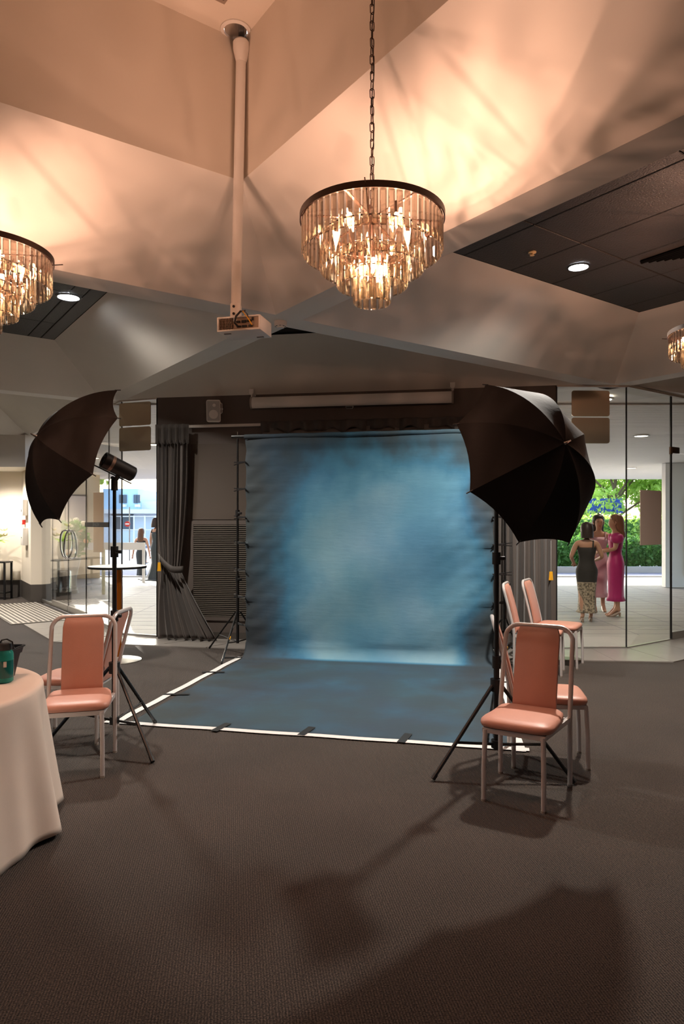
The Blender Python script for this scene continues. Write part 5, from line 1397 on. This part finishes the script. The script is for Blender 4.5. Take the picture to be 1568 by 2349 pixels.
    for z, rx, ry in prof:
        k = max(0, (.5-z)/.5)
        ring = []
        for i in range(n):
            an = 2*PI*i/n; w_ = 1+.05*k*math.sin(an*7+.5)*flare
            rx_ = rx*(1+(flare-1)*max(0, (.28-z)/.28)); ry_ = ry*(1+(flare-1)*max(0, (.28-z)/.28))
            sx = abs(split)*k*.35
            ring.append(V(rx_*w_*math.cos(an)*h, (ry_+sx)*w_*math.sin(an)*h+.003*h, z*h))
        rings.append(ring)
    m = MB(); m.loft(rings); o = m.build('dress', dress, t, smooth=70); o.modifiers.new('thick', 'SOLIDIFY').thickness = .006
    if sleeve:
        for s in (-1, 1):
            m = MB(); m.lathe([(.03*h, -.05*h), (.058*h, -.03*h), (.065*h, 0), (.055*h, .03*h), (.03*h, .045*h)], 20, V(s*.108*h, .004*h, .775*h), (s*.25, 0, 1)); m.build('puff_sleeve', sleeve, t, smooth=70)
    elif straps:
        for s in ((-1, 1) if straps == 2 else (1,)):
            m = MB(); m.tube([V(s*.06*h, .055*h, bust*h-.01*h), V(s*.06*h, .03*h, .826*h), V(s*.058*h, -.035*h, .82*h), V(s*.055*h, -.055*h, bust*h-.01*h)], .008*h, 6); m.build('strap', dress, t)
    # hair: cap plus length falling behind
    rings = []
    for z, rx, ry, cy in ((1.012, .012, .012, -.005), (1.004, .038, .042, -.004), (.985, .053, .058, -.004), (.955, .060, .063, -.010), (.925, .061, .056, -.022), (.89, .060, .047, -.034), (.85, .058, .038, -.042)):
        rings.append((z, rx, ry, cy))
    z = .85; kk = 0
    while z > .85-hair_len+.03:
        z -= .03; kk += 1; f_ = (.85-z)/max(hair_len, .01); rings.append((z, .060*(1-.35*f_**2), .032*(1-.4*f_), -.048-.012*math.sin(kk)))
    m = MB(); R_ = []
    for z, rx, ry, cy in rings:
        R_.append([V(rx*(1+.05*math.sin(9*a_+z*60))*math.cos(a_)*h, (cy+ry*math.sin(a_))*h, z*h) for a_ in [2*PI*i/36 for i in range(36)]])
    m.loft(R_, cap=True); m.build('hair', hair, t, smooth=60)
    return t
M['shoe'] = mat('shoe', rgb(176, 150, 130), .4)
hair_dark = mat('hair_dark', rgb(52, 36, 30), .5, noise_amt=.25, noise_scale=60, stretch=(1, 1, .1))
hair_brown = mat('hair_brown', rgb(104, 70, 48), .5, noise_amt=.3, noise_scale=60, stretch=(1, 1, .1))
hair_auburn = mat('hair_auburn', rgb(140, 92, 64), .5, noise_amt=.3, noise_scale=60, stretch=(1, 1, .1))
d_charcoal = mat('dress_charcoal', rgb(52, 56, 58), .7)
d_gown = mat('gown_slate', rgb(58, 64, 66), .6)
d_black = mat('dress_lace_reflection', rgb(52, 48, 44), .75)
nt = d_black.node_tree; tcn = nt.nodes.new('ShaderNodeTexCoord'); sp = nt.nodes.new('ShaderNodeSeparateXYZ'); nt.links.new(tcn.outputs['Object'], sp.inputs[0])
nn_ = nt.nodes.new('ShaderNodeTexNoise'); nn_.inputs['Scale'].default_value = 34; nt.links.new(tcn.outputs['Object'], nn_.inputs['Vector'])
skirt_reflection = nt.nodes.new('ShaderNodeValToRGB'); skirt_reflection.color_ramp.elements[0].position = .36; skirt_reflection.color_ramp.elements[0].color = rgb(96, 86, 72); skirt_reflection.color_ramp.elements[1].position = .6; skirt_reflection.color_ramp.elements[1].color = rgb(196, 178, 152); nt.links.new(nn_.outputs[0], skirt_reflection.inputs[0])  # mottled beige paints the floor's reflection in the glass onto the skirt
gt = nt.nodes.new('ShaderNodeMath'); gt.operation = 'LESS_THAN'; gt.inputs[1].default_value = .66; nt.links.new(sp.outputs[2], gt.inputs[0])  # painted reflection covers only the lower skirt, the rest stays black
mxd = nt.nodes.new('ShaderNodeMix'); mxd.data_type = 'RGBA'; mxd.inputs[6].default_value = rgb(52, 48, 44); nt.links.new(gt.outputs[0], mxd.inputs[0]); nt.links.new(skirt_reflection.outputs[0], mxd.inputs[7]); nt.links.new(mxd.outputs[2], nt.nodes['Principled BSDF'].inputs['Base Color'])
d_rose = mat('dress_dusky_rose', rgb(216, 172, 182), .6)
d_pink = mat('dress_magenta', rgb(196, 40, 118), .55)
ARM_DOWN = ((.135, -.005, .645), (.15, .02, .50))
ARM_HOLD = ((.13, .0, .66), (.06, .12, .66))
ARM_HALF = ((.135, -.01, .65), (.10, .12, .60))
def ground(px, D, z=-.02): return V((px-CX)/F*D, D, z)
person('woman in a strapless charcoal dress walking away with long brown hair', ground(324, 21.0, -.15), (.05, 1), 1.58, d_charcoal, hair_brown, {'l': ((.14, -.01, .645), (.165, .0, .50)), 'r': ((.14, -.01, .645), (.165, 0, .50))}, .02, hair_len=.14, split=.02)
person('woman in a long slate gown standing at the curtain edge outdoors', ground(358, 19.6, -.02), (.6, .8), 1.76, d_gown, hair_dark, {'l': ARM_DOWN, 'r': ARM_HALF}, .012, hair_len=.0, flare=1.7, straps=2)
person('woman in a black dress seen from behind through the glass', ground(1345, 11.2), (.25, 1), 1.62, d_black, hair_dark, {'l': ((.15, .0, .66), (.12, .11, .60)), 'r': ((.15, .0, .66), (.10, .13, .62))}, .10, hair_len=.0, split=.04, straps=1, bust=.755)
person('woman in a dusky rose dress facing the hall behind the black dress', ground(1372, 12.6), (-.15, -1), 1.76, d_rose, hair_dark, {'l': ARM_HALF, 'r': ARM_HALF}, .15, hair_len=.1, straps=2)
person('woman in a magenta dress with puffed sleeves behind the glass', ground(1412, 11.9), (-.9, .25), 1.76, d_pink, hair_auburn, {'l': ((.135, .02, .67), (.06, .13, .64)), 'r': ((.14, .02, .67), (.06, .13, .64))}, .155, hair_len=.2, sleeve=d_pink)
